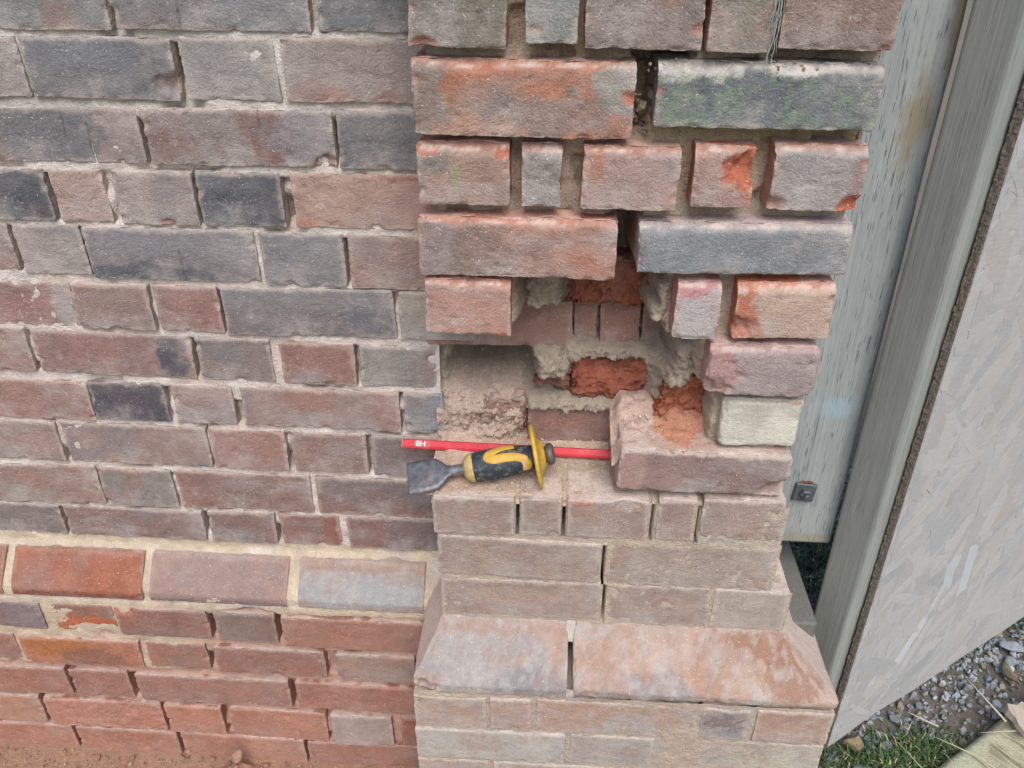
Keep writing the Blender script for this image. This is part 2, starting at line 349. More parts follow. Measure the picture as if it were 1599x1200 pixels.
PL = [(-0.901,-0.684,(142,94,76)),(-0.671,-0.468,(146,92,72)),(-0.456,-0.246,(146,120,112)),(-0.229,-0.039,(150,140,134))]
LOW = [
 (DL, [(-0.759,-0.637,-0.93,-0.875,(122,104,106)),(-0.622,-0.523,-0.932,-0.876,(133,98,84),dict(chips=[(.55,.05,.016,1.),(.85,.1,.014,1.)],patches=[(.6,.25,.5,.35,(188,98,54),.95)])),(-0.518,-0.374,-0.935,-0.877,(131,96,86),dict(chips=[(.1,.95,.012,.8)])),(-0.363,-0.27,-0.938,-0.878,(122,102,94)),(-0.259,-0.021,-0.942,-0.879,(150,109,95))]),
 (DL, [(-0.823,-0.7,-1.006,-0.949,(137,102,91)),(-0.691,-0.498,-1.008,-0.951,(159,104,79),dict(rough=1.1,patches=[(.25,.7,.35,.4,(176,109,60),.95),(.6,.3,.3,.4,(135,96,81),.7)])),(-0.489,-0.391,-1.01,-0.953,(144,108,95)),(-0.377,-0.201,-1.012,-0.955,(139,102,91)),(-0.184,-0.059,-1.014,-0.958,(146,126,117))]),
 (DL, [(-0.853,-0.64,-1.09,-1.028,(150,105,90)),(-0.635,-0.536,-1.091,-1.029,(144,102,91)),(-0.523,-0.268,-1.092,-1.03,(144,105,93)),(-0.257,-0.027,-1.093,-1.031,(150,105,91))]),
 (DL, [(-0.93,-0.707,-1.165,-1.101,(165,124,105)),(-0.698,-0.497,-1.171,-1.103,(169,117,98),dict(rough=1.6)),(-0.491,-0.394,-1.175,-1.105,(165,113,92)),(-0.382,-0.217,-1.179,-1.107,(161,113,95)),(-0.208,-0.105,-1.182,-1.108,(154,136,130)),(-0.091,-0.03,-1.185,-1.109,(144,92,76))]),
 (DL, [(-0.934,-0.67,-1.25,-1.178,(161,113,97)),(-0.664,-0.485,-1.25,-1.179,(159,111,94)),(-0.479,-0.262,-1.25,-1.179,(163,119,102)),(-0.256,-0.033,-1.25,-1.18,(148,107,94))]),
]
def lay(parent, rows, **base):
    for yf, bs in rows:
        for b in bs:
            kw = dict(base); 
            if len(b) > 5: kw.update(b[5])
            brick(parent, b[0], b[1], b[2], b[3], yf, b[4], **kw)
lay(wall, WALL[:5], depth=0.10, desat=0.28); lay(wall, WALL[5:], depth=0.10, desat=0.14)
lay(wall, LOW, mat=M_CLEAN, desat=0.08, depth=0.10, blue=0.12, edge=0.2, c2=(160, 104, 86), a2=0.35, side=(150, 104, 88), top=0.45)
for i, (x0, x1, c) in enumerate(PL):
    pt = []
    if i == 3: pt = [(.40, .45, .48, .38, (160, 162, 162), .8), (.8, .4, .25, .3, (156, 160, 161), .7), (.5, .98, .8, .16, (164, 136, 122), .8)]
    if i == 2: pt = [(.5, .6, .4, .5, (152, 132, 128), .6), (.5, .05, .6, .1, (122, 106, 106), .8)]
    if i == 1: pt = [(.5, .05, .7, .13, (128, 70, 54), .8)]
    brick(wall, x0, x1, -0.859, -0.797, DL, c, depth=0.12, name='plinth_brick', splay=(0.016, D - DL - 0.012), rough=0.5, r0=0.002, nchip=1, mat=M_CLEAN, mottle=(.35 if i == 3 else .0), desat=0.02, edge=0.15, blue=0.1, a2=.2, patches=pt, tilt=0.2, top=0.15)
# bricks just outside the frame so that the wall carries on
for k in range(-3, 16):
    zt = -0.072 * k - (0.002 if k < 11 else 0.012); 
    if k == 11: continue
    yf = D if k < 11 else DL
    xr = {0: -0.549, 1: -0.663, 2: -0.57, 3: -0.57, 4: -0.748, 5: -0.683, 6: -0.778, 7: -0.715, 8: -0.659, 9: -0.741, 10: -0.718, 12: -0.766, 13: -0.83, 14: -0.86, 15: -0.937}.get(k, 0.05)
    x = xr; j = 0
    while x > -1.25:
        L = 0.206 if (j + k) % 3 else 0.1
        t = random.random()
        brick(wall, x - L, x, zt - 0.059, zt, yf, (120 + 30 * t, 112 + 6 * t, 110 - 4 * t), depth=0.1, step=0.008); x -= L + 0.009; j += 1

SL_Y = lambda z: np.where(z > -0.79, D, np.where(z > -0.845, D + (DL - D) * (-0.79 - z) / 0.055, DL))
def wall_mortar(x, z):
    p = np.stack([x, z, z * 0], -1)
    rec = 0.0048 + 0.0032 * fbm(p, 14, 3, 2.0) + 0.0022 * fbm(p, 80, 3, 4.0) + 0.0012 * fbm(p, 260, 2, 8.0)
    deep = sst(0.32, 0.55, fbm(p, 18, 2, 31.0)); rec = rec + 0.008 * deep
    yel = np.maximum.reduce([sst(0.014, 0.006, np.abs(z + 0.784 - 0.002 * x)) , sst(0.010, 0.005, np.abs(z + 0.867 - 0.01 * x)), 
          sst(-0.36, -0.45, x) * sst(-0.865, -0.875, z) * sst(-1.022, -1.012, z), sst(-0.0, 0.02, z + 0.87) * sst(-0.775, -0.79, z)])
    yel = yel * sst(-0.35, 0.05, fbm(p, 20, 2, 55.0) + 0.25)
    rec = rec * (1 - 0.35 * yel)
    rec = rec + 0.0045 * sst(-0.86, -0.9, z) * (1 - yel)
    gate = 0.012 * (1 - yel) * sst(-.25, .15, fbm(p, 22, 2, 71.))
    for rows in (WALL, LOW):
        for _y, bs in rows:
            for b0, b1 in zip(bs[:-1], bs[1:]):
                zz0, zz1 = b0[2], b0[3]
                m = (x > b0[1] - .004) & (x < b1[0] + .004) & (z > zz0 + .002) & (z < zz1 - .004)
                rec = np.where(m, rec + gate, rec)
    Y = SL_Y(z) + rec
    C = np.tile(lin((218, 209, 201)), (len(x), 1)); C = mixc(C, lin((200, 182, 172)), sst(0.0, 0.4, fbm(p, 12, 3, 12.)) * 0.7)
    C = mixc(C, lin((204, 202, 194)), sst(-0.35, -0.05, z) * 0.75)
    C = mixc(C, lin((186, 138, 118)), sst(-0.86, -0.95, z) * 0.8)
    C = mixc(C, lin((204, 188, 164)), yel * 0.95)
    C = C * (1 + 0.18 * fbm(p, 60, 3, 9.0))[:, None]
    return np.stack([x, Y, z], -1), C
sheet('mortar', wall, np.arange(-0.86, -0.003, 0.0035), np.arange(-1.26, 0.03, 0.0035), wall_mortar, M_MORTAR)
def wall_core(x0, x1, y0, y1, z0, z1, name, parent, mat, cc=(150, 135, 124)):
    v = [(x, y, z) for x in (x0, x1) for y in (y0, y1) for z in (z0, z1)]
    f = [(0, 1, 3, 2), (4, 6, 7, 5), (0, 4, 5, 1), (2, 3, 7, 6), (0, 2, 6, 4), (1, 5, 7, 3)]
    return mesh_obj(name, v, f, mat, parent, np.tile(lin(cc), (8, 1)), smooth=False)
wall_core(-1.3, -0.02, D + 0.022, 0.33, -1.3, 0.20, 'wall_core', wall, M_MORTAR)

# ---- projecting pier
pier = thing('brick_pier', 'projecting brick pier with missing bricks, a rubble hollow and a splayed plinth', 'pier', (0, 0, 0))
RED = (178, 106, 80)
up = dict(bev=0.008, ragged=.006, side=(172, 118, 98), edge=0.34, top=0.42, nchip=5, chipraw=0.5, rough=1.15, depth=0.1, step=0.0028)
P0 = [
 (0, [(-0.002,0.087,-0.057,0.021,(122,112,101),dict(chips=[(.15,.02,.009,.8)],patches=[(.6,.6,.5,.5,(126,124,110),.6)])),(0.104,0.15,-0.052,0.021,(128,128,124),dict(chips=[(.15,.15,.006,.3)])),(0.156,0.26,-0.056,0.022,(128,114,107)),(0.265,0.321,-0.056,0.023,(126,124,116),dict(patches=[(.5,.7,.5,.5,(122,128,106),.6)])),(0.328,0.427,-0.053,0.024,(132,107,97),dict(wrinkle=.8))]),
 (0, [(-0.002,0.205,-0.135,-0.075,(156,118,100),dict(c2=(168,112,88),a2=.8,patches=[(.06,.5,.10,.7,(132,128,120),.75),(.93,.7,.1,.4,(142,150,140),.85),(.65,.3,.3,.3,(140,128,122),.7)],chips=[(.995,.55,.008,1.)])),
      (0.224,0.427,-0.123,-0.073,(98,104,106),dict(a2=.1,blue=.15,side=(120,120,118),r0=.0026,algae=.65,patches=[(.15,.9,.2,.2,(206,200,190),.7),(.62,.93,.12,.12,(212,206,198),.8)]))]),
 (0, [(-0.001,0.09,-0.204,-0.151,(150,122,110),dict(side=RED,r0=.003,chips=[(.97,.95,.012,.9),(.1,.99,.012,.7)],patches=[(.15,.75,.2,.25,(128,124,118),.7),(.42,.5,.05,.3,(138,160,112),.6)])),
      (0.101,0.141,-0.204,-0.151,(136,126,122),dict(side=RED)),
      (0.161,0.254,-0.204,-0.151,(158,132,124),dict(side=RED,patches=[(.10,.7,.12,.3,(176,118,94),.7)],chips=[(.55,1.,.010,.2)])),
      (0.268,0.325,-0.199,-0.148,(160,132,121),dict(side=RED,chips=[(1.,.65,.022,1.)],patches=[(.95,.62,.2,.5,(184,116,84),.9)])),
      (0.343,0.43,-0.201,-0.146,(146,136,134),dict(side=(182,128,108),chips=[(.97,.1,.014,1.),(.03,.1,.012,.6)]))]),
 (0, [(-0.004,0.2,-0.28,-0.225,(156,122,110),dict(side=(196,122,92),c2=(168,116,98),a2=.7,r0=.0026,patches=[(.1,.5,.12,.6,(140,130,128),.7),(.3,.4,.15,.5,(134,116,104),.6)])),
      (0.221,0.433,-0.27,-0.225,(120,124,128),dict(a2=.12,blue=.3,side=(190,172,170),r0=.003,c2=(140,124,118)))]),
 (0, [(-0.0,0.092,-0.349,-0.294,(166,126,113),dict(side=(196,116,84),c2=(176,120,102),r0=.0026,patches=[(.35,.02,.25,.12,(184,100,70),.85)])),
      (0.266,0.313,-0.346,-0.289,(164,146,146),dict(side=(178,122,118),depth=.16,patches=[(.4,.95,.4,.2,(196,130,130),.8),(.4,.3,.4,.4,(182,178,176),.6)])),
      (0.329,0.429,-0.342,-0.288,(180,152,136),dict(side=(196,108,72),a2=.15,blue=.05,rough=.7,chips=[(.0,.2,.016,1.)],patches=[(.02,.12,.27,.75,(190,114,80),.95)]))]),
 (0, [(0.308,0.428,-0.415,-0.36,(150,132,131),dict(r0=.007,side=(178,136,132),patches=[(.1,.6,.2,.6,(180,136,134),.85)],rough=1.5,chips=[(.0,.1,.02,.2)]))]),
 (0.012, [(0.335,0.426,-0.492,-0.43,(196,190,174),dict(a2=.2,c2=(176,160,146),blue=.3,r0=.006,side=(190,182,166)))]),
 (0, [(0.222,0.425,-0.557,-0.5,(136,113,108),dict(r0=.005,a2=.25,edge=.7,patches=[(.06,.5,.1,.6,(176,140,128),.7)],chips=[(.99,.2,.02,.1)],side=(196,170,156)))]),
 (0, [(-0.004,0.098,-0.633,-0.577,(144,124,113)),(0.1065,0.1565,-0.631,-0.576,(144,124,112)),(0.164,0.264,-0.631,-0.575,(147,125,115),dict(chips=[(.75,.98,.014,.2)],patches=[(.15,.95,.2,.1,(188,110,80),.9)])),(0.275,0.322,-0.631,-0.569,(147,122,112)),(0.330,0.428,-0.626,-0.566,(148,126,117),dict(rough=1.6,patches=[(.85,.4,.2,.4,(172,154,140),.7)]))]),
 (0, [(-0.001,0.209,-0.706,-0.643,(148,128,116)),(0.220,0.430,-0.712,-0.642,(152,134,122),dict(rough=1.5,patches=[(.7,.4,.3,.3,(170,154,140),.6)]))]),
 (0, [(0.001,0.214,-0.78,-0.716,(152,129,117)),(0.225,0.359,-0.785,-0.716,(150,130,120)),(0.363,0.460,-0.785,-0.716,(162,146,134),dict(a2=.1,rough=.6))]),
]
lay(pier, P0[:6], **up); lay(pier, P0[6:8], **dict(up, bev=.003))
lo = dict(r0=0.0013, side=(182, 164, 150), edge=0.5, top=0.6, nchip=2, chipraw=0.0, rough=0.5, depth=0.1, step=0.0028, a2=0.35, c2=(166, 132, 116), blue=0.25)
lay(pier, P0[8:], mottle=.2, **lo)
PY = -0.07
P12 = [(PY, [(-0.033,0.066,-0.927,-0.868,(166,144,132)),(0.071,0.127,-0.926,-0.865,(160,134,122)),(0.134,0.35,-0.927,-0.864,(166,136,120),dict(patches=[(.6,.15,.16,.5,(176,168,162),.8)])),(0.356,0.418,-0.924,-0.864,(140,130,128),dict(patches=[(.5,.5,.4,.4,(118,112,114),.7)])),(0.428,0.528,-0.924,-0.862,(166,136,122))]),
       (PY, [(-0.034,0.175,-0.996,-0.934,(164,158,150)),(0.183,0.298,-0.994,-0.933,(158,146,138)),(0.302,0.528,-0.99,-0.931,(168,160,142))]),
       (PY, [(-0.034,0.068,-1.065,-1.005,(160,150,140)),(0.075,0.28,-1.065,-1.004,(160,148,138)),(0.287,0.528,-1.065,-1.003,(160,150,136))]),
       (PY, [(-0.034,0.17,-1.137,-1.077,(150,132,120)),(0.178,0.38,-1.137,-1.077,(150,132,120)),(0.388,0.528,-1.137,-1.077,(150,132,120))]),
       (PY, [(-0.034,0.07,-1.24,-1.149,(150,132,120)),(0.078,0.28,-1.24,-1.149,(150,132,120)),(0.288,0.528,-1.24,-1.149,(150,132,120))])]
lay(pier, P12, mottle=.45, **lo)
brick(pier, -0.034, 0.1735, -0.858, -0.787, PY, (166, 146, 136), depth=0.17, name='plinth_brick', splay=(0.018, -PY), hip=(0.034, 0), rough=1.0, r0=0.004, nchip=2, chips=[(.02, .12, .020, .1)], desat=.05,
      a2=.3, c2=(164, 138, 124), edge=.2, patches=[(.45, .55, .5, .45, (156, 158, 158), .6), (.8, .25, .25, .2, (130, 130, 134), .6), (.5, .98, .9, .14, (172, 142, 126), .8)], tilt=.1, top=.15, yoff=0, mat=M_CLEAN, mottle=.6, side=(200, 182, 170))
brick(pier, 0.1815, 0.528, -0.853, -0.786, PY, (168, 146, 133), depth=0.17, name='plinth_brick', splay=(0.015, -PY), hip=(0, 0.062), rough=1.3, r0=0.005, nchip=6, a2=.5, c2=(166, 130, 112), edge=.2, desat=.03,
      patches=[(.30, .25, .14, .2, (142, 138, 140), .6), (.2, .08, .3, .1, (148, 142, 138), .6), (.72, .8, .24, .2, (158, 108, 82), .8), (.86, .5, .12, .3, (160, 114, 90), .75), (.55, .7, .16, .12, (182, 162, 148), .7), (.75, .05, .3, .07, (128, 118, 106), .7)], tilt=.1, top=.15, yoff=0, mat=M_CLEAN, mottle=.6, side=(200, 182, 170))
def plug(x0, x1, y0, y1, z0, z1):
    def fn(u, w):
        p = np.stack([u, w, u * 0], -1); t = (w - z0) / (z1 - z0)
        return np.stack([u, y0 + (y1 - y0) * t + .0016 * fbm(p, 160, 3), w], -1), np.tile(lin((196, 188, 178)), (len(u), 1))
    sheet('mortar_joint', pier, np.arange(x0, x1, .0015), np.arange(z0, z1, .0015), fn, M_MORTAR)
plug(0.171, 0.184, -0.018, 0.002, -0.805, -0.783)
plug(0.171, 0.184, -0.068, -0.064, -0.862, -0.843)

# ---- mortar body of the pier, with the hollow
SL8 = [0.102, 0.160, 0.2695, 0.326]
def box_m(x, z, x0, x1, z0, z1, s=0.006):
    return sst(x0 - s, x0 + s, x) * sst(x1 + s, x1 - s, x) * sst(z0 - s, z0 + s, z) * sst(z1 + s, z1 - s, z)
def pier_mortar(x, z):
    p = np.stack([x, z, z * 0], -1)
    wob = 0.012 * fbm(p, 30, 5, 77., .65); xw = x + wob; zw = z + 0.011 * fbm(p, 30, 5, 99., .65)
    Y = 0.030 + 0.010 * fbm(p, 20, 3, 1.) + 0.008 * sst(.1, .4, fbm(p, 30, 2, 61.))
    def to(m, y): 
        nonlocal Y
        Y = Y * (1 - m) + y * m
    # open joints
    to(box_m(xw, zw, 0.206, 0.222, -0.132, -0.072, .003), 0.07)
    to(box_m(xw, zw, 0.205, 0.255, -0.076, -0.060, .003), 0.08)
    to(box_m(x, zw, 0.197, 0.223, -0.285, -0.205, .003), 0.15)
    to(box_m(xw, zw, 0.325, 0.342, -0.19, -0.148, .003), 0.03)
    to(box_m(xw, zw, 0.312, 0.328, -0.345, -0.292, .003), 0.03)
    to(box_m(xw, zw, 0.255, 0.266, -0.20, -0.15, .003), 0.03)
    # the hollow
    hol = np.maximum.reduce([box_m(xw, zw, 0.100, 0.256, -0.365, -0.283), box_m(xw, zw, -0.03, 0.300, -0.440, -0.355), box_m(xw, zw, -0.03, 0.325, -0.505, -0.42), box_m(xw, zw, -0.03, 0.220, -0.60, -0.49)])
    to(hol, 0.138)
    to(box_m(xw, zw, 0.010, 0.110, -0.495, -0.425, .012) , 0.235 + 0.045 * fbm(p, 70, 4, 88., .65))
    # lumps of old bedding mortar left standing
    to(box_m(xw, zw, 0.100, 0.150, -0.352, -0.29, .010), 0.070)
    to(box_m(xw, zw, 0.118, 0.165, -0.465, -0.425, .008), 0.095)
    to(box_m(xw, zw, 0.150, 0.290, -0.434, -0.415, .005), 0.104)
    to(box_m(xw, zw, 0.262, 0.30, -0.50, -0.40, .010), 0.085)
    to(box_m(xw, zw, 0.275, 0.305, -0.436, -0.365, .008), 0.045)
    to(box_m(xw, zw, 0.244, 0.262, -0.345, -0.29, .006), 0.03)
    to(box_m(xw, zw, 0.106, 0.235, -0.515, -0.500, .005), 0.102)
    sl = box_m(xw, zw, -0.02, 0.104, -0.585, -0.488, .014)
    to(sl, 0.112 + 0.6 * np.clip(z + 0.525, 0, 1))
    to(box_m(xw, zw, 0.03, 0.065, -0.55, -0.525, .006), 0.12)
    to(sst(.007, .001, x) * (1 - hol), 0.14)
    rgh = 0.6 + 4.6 * np.maximum(hol, 0)
    Y = Y + rgh * (0.0013 * fbm(p, 60, 3, 4.) + 0.0017 * fbm(p, 190, 3, 8., .7))
    flush = sst(-0.570, -0.577, z)
    Y = Y * (1 - flush) + (0.0045 + 0.0025 * fbm(p, 60, 3, 21.)) * flush
    C = np.tile(lin((182, 168, 150)), (len(x), 1)); C = mixc(C, lin((156, 138, 120)), sst(0, .4, fbm(p, 14, 3, 12.)) * .7)
    C = mixc(C, lin((168, 152, 110)), box_m(x, z, 0.22, 0.44, -0.155, -0.115) * .5)
    C = mixc(C, lin((176, 164, 148)), hol * .8)
    C = mixc(C, lin((206, 184, 168)), sl * .9)
    C = mixc(C, lin((196, 182, 160)), flush * .9)
    C = C * (1 + .2 * fbm(p, 60, 3, 9.))[:, None]
    return np.stack([x, Y, z], -1), C
xsP = np.arange(-0.012, 0.428, 0.0022)
def split_slits(xs, slits):
    out = list(xs)
    for s in slits: out = [q for q in out if abs(q - s) > 0.0034] + [s - .0026, s - .0021, s + .0021, s + .0026]
    return np.array(sorted(out))
sheet('mortar', pier, xsP, np.arange(-0.578, 0.03, 0.0022), pier_mortar, M_MORTAR)
# flush-pointed lower courses: mortar with knife-cut slots
def flush_band(x0, x1, z0, z1, slits, yb=0.0016, slope=None):
    xs = split_slits(np.arange(x0, x1 + .0015, 0.003), slits)
    def fn(x, z):
        p = np.stack([x, z, z * 0], -1)
        Y = yb + 0.0016 * fbm(p, 60, 3, 21.) + 0.0008 * fbm(p, 200, 2, 5.)
        for s in slits:
            Y = Y + np.where(np.abs(x - s) < 0.0023, 0.125, 0.0)
        C = np.tile(lin((188, 172, 157)), (len(x), 1)); C = mixc(C, lin((176, 168, 162)), sst(0, .35, fbm(p, 26, 3, 3.)) * .8)
        C = mixc(C, lin((200, 188, 164)), sst(.05, .4, fbm(p, 18, 3, 63.)) * .5)
        return np.stack([x, Y, z], -1), C
    return sheet('mortar_joint', pier, xs, np.arange(z0, z1 + .0015, 0.003), fn, M_MORTAR)
flush_band(-0.002, 0.432, -0.634, -0.575, SL8)
flush_band(0.0, 0.434, -0.646, -0.634, [])
flush_band(0.0, 0.434, -0.716, -0.646, [0.214], .0026)
flush_band(0.001, 0.462, -0.788, -0.716, [0.219], .0026)
flush_band(-0.031, 0.526, -1.245, -0.856, [], PY + 0.002)
wall_core(0.004, 0.424, 0.27, 0.33, -0.8, 0.18, 'pier_core', pier, M_MORTAR)
wall_core(0.425, 0.4285, 0.03, 0.33, -0.79, 0.02, 'pier_core', pier, M_MORTAR)
wall_core(-0.030, 0.522, 0.02, 0.33, -1.26, -0.857, 'pier_core', pier, M_MORTAR)
wall_core(-0.03, 0.424, 0.02, 0.33, 0.028, 0.18, 'pier_core', pier, M_MORTAR)
# two more courses above the frame
for k, zt in enumerate((0.092, 0.164)):
    for x0, x1 in ([(-.002, .205), (.216, .428)] if k == 0 else [(-.002, .1), (.11, .31), (.32, .428)]):
        brick(pier, x0, x1, zt - .06, zt, 0, (135, 118, 110), step=0.006)
# ---- brickwork seen inside the hollow
inn = dict(side=(150, 104, 90), edge=0.15, top=0.5, nchip=3, depth=0.06, blue=0.1, a2=.3, c2=(150, 104, 90))
YI = D + 0.002
brick(pier, -0.02, 0.162, -0.426, -0.366, YI, (140, 104, 92), **inn)
brick(pier, 0.1645, 0.1925, -0.424, -0.361, YI + .004, (142, 106, 94), **inn)
brick(pier, 0.196, 0.245, -0.424, -0.361, YI, (142, 104, 92), **inn)
brick(pier, 0.2485, 0.29, -0.421, -0.366, YI + .006, (130, 112, 102), **inn)
rb = dict(inn); rb.update(step=.0021, rough=3.0, r0=.006, mat=M_BROKEN, nchip=8, side=(138, 84, 66), edge=0, top=.2)
brick(pier, 0.12, 0.1605, -0.485, -0.432, YI - .002, (146, 96, 80), **rb)
brick(pier, 0.164, 0.265, -0.495, -0.434, YI - .010, (160, 86, 62), chips=[(.5, 1, .03, .6), (.15, .9, .02, .6)], **rb)
brick(pier, 0.046, 0.104, -0.556, -0.502, D - .004, (158, 128, 112), rough=3, r0=.01, **{k: v for k, v in inn.items()})
brick(pier, 0.110, 0.245, -0.565, -0.516, D - .006, (140, 104, 94), **inn)
brick(pier, 0.150, 0.268, -0.352, -0.296, 0.092, (140, 82, 64), chips=[(.05, .3, .03, .5), (.9, .3, .03, .5)], **rb)
ro = dict(rb); ro.update(rough=4.5, side=(176, 98, 62), c2=(178, 116, 84), a2=.5)
brick(pier, 0.270, 0.330, -0.492, -0.424, 0.056, (172, 106, 72), chips=[(.9, .5, .03, .4), (.5, .1, .03, .4)], **ro)
# ---- dust and bedding on the two ledges
def dust_fn(x, y):
    p = np.stack([x, y, y * 0], -1)
    z = -0.5745 + 0.0022 * fbm(p, 22, 3, 3.) + 0.0012 * fbm(p, 110, 3, 6.) + 0.014 * sst(0.075, 0.13, y) + 0.010 * sst(0.07, 0.0, x) * sst(0.05, 0.11, y)
    z = z - 0.006 * sst(0.010, 0.0, y + 0.004 * fbm(p, 40, 2, 9.)) - 0.010 * sst(0.006, -0.004, x)
    for s in SL8[:2]: z = z - 0.004 * (np.abs(x - s) < 0.0023) * (y < 0.016 + 0.004 * math.sin(s * 900))
    C = np.tile(lin((206, 182, 164)), (len(x), 1)); C = mixc(C, lin((190, 158, 140)), sst(0, .4, fbm(p, 25, 3, 30.)) * .7)
    C = C * (1 + .14 * fbm(p, 90, 3, 9.))[:, None]
    return np.stack([x, y, z], -1), C
sheet('mortar_dust', pier, split_slits(np.arange(-0.006, 0.2291, 0.003), SL8[:2]), np.arange(0.001, 0.140, 0.003), dust_fn, M_MORTAR)
def bed_fn(x, y):
    p = np.stack([x, y, y * 0], -1)
    z = -0.4985 + 0.006 * fbm(p, 30, 3, 3.) + 0.0030 * fbm(p, 130, 3, 6.) + 0.02 * sst(0.03, 0.09, y) - 0.012 * sst(0.016, 0.0, y + .006 * fbm(p, 40, 2, 9.)) - 0.02 * sst(0.229, 0.217, x + .006 * fbm(p, 40, 2, 19.))
    C = np.tile(lin((204, 178, 164)), (len(x), 1)); o = sst(0.262, 0.275, x + .012 * fbm(p, 40, 2, 49.)) * sst(0.335, 0.320, x) * sst(-.004, .012, y + .012 * fbm(p, 50, 2, 29.))
    C = mixc(C, lin((200, 134, 100)), o * .8); C = C * (1 + .2 * fbm(p, 90, 3, 9.))[:, None]
    return np.stack([x, y, z], -1), C
sheet('mortar_bed', pier, np.arange(0.214, 0.345, 0.0025), np.arange(0.0065, 0.11, 0.0025), bed_fn, M_MORTAR)

# crumbs of mortar
def lump(r, rg, sub=1):
    t = (1 + 5 ** .5) / 2
    v = np.array([(-1, t, 0), (1, t, 0), (-1, -t, 0), (1, -t, 0), (0, -1, t), (0, 1, t), (0, -1, -t), (0, 1, -t), (t, 0, -1), (t, 0, 1), (-t, 0, -1), (-t, 0, 1)], float)
    f = [(0, 11, 5), (0, 5, 1), (0, 1, 7), (0, 7, 10), (0, 10, 11), (1, 5, 9), (5, 11, 4), (11, 10, 2), (10, 7, 6), (7, 1, 8), (3, 9, 4), (3, 4, 2), (3, 2, 6), (3, 6, 8), (3, 8, 9), (4, 9, 5), (2, 4, 11), (6, 2, 10), (8, 6, 7), (9, 8, 1)]
    v /= np.linalg.norm(v[0])
    for _ in range(sub):
        vl = v.tolist(); cache = {}; nf = []
        def mid(a, b):
            k = (min(a, b), max(a, b))
            if k not in cache:
                m = np.array(vl[a]) + np.array(vl[b]); m /= np.linalg.norm(m); vl.append(m.tolist()); cache[k] = len(vl) - 1
            return cache[k]
        for a, b, c in f:
            ab, bc, ca = mid(a, b), mid(b, c), mid(c, a); nf += [(a, ab, ca), (b, bc, ab), (c, ca, bc), (ab, bc, ca)]
        v = np.array(vl); f = nf
    for _ in range(9):   # facet it
        n = rg.normal(size=3); n /= np.linalg.norm(n); d = v @ n; lim = rg.uniform(.35, .72)
        v = v - np.outer(np.clip(d - lim, 0, 9), n)
    v = v * rg.uniform(.6, 1.2, 3) * r
    q = rg.normal(size=4); q /= np.linalg.norm(q)
    R = np.array(__import__('mathutils').Quaternion(q).to_matrix()); return v @ R.T, f
def scatter(name, parent, pts, radii, cols, mat, sub=1, seed=3, smooth=False):
    rg = np.random.default_rng(seed); proto = [lump(1, rg, sub) for _ in range(14)]
    V = []; F = []; C = []; b = 0
    for i, (p, r) in enumerate(zip(pts, radii)):
        v, f = proto[rg.integers(14)]; a = rg.uniform(0, 6.28); ca, sa = math.cos(a), math.sin(a)
        vv = np.stack([v[:, 0] * ca - v[:, 1] * sa, v[:, 0] * sa + v[:, 1] * ca, v[:, 2]], -1) * r + p
        V.append(vv); F += [tuple(j + b for j in q) for q in f]; C.append(np.tile(cols[i], (len(v), 1))); b += len(v)
    return mesh_obj(name, np.concatenate(V), F, mat, parent, np.concatenate(C), smooth)
rg = np.random.default_rng(5); pts = []; rad = []; cc = []
for _ in range(420):
    x, y = rg.uniform(0.0, 0.22), rg.uniform(0.004, 0.12); pts.append((x, y, -0.5735 + 0.014 * float(sst(0.075, .13, y)))); rad.append(rg.uniform(.0006, .0022) * (1.6 if y > .07 else 1)); cc.append(lin((220, 206, 190)) * rg.uniform(.75, 1.1))
for _ in range(150):
    x, y = rg.uniform(0.225, 0.33), rg.uniform(0.0, 0.07); pts.append((x, y, -0.4965 + 0.02 * float(sst(.03, .09, y)))); rad.append(rg.uniform(.0006, .0026)); cc.append(lin((214, 166, 138) if x > .27 else (226, 210, 198)) * rg.uniform(.8, 1.1))
for (x, y, z, n, s) in ((0.214, 0.04, -0.125, 8, .006), (0.212, 0.035, -0.105, 8, .006), (0.23, 0.02, -0.071, 10, .003), (0.335, 0.008, -0.0725, 30, .002), (0.36, 0.010, -0.0725, 20, .002)):
    for _ in range(n): pts.append((x + rg.normal(0, .006), y + rg.normal(0, .006), z + rg.normal(0, .004))); rad.append(s * rg.uniform(.5, 1.3)); cc.append(lin((176, 162, 144)) * rg.uniform(.5, 1.0))
gx, gzz = rg.uniform(-.005, .32, 7000), rg.uniform(-.57, -.29, 7000); PP, CC = pier_mortar(gx, gzz)
kk = 0
for q, c_ in zip(PP, CC):
    if q[1] > .06 and kk < 2400: pts.append((q[0], q[1] - .0005, q[2])); rad.append(rg.uniform(.0007, .0026)); cc.append(c_ * rg.uniform(.7, 1.25)); kk += 1
tag(scatter('mortar_crumbs', pier, pts, rad, cc, M_MORTAR), kind='stuff')

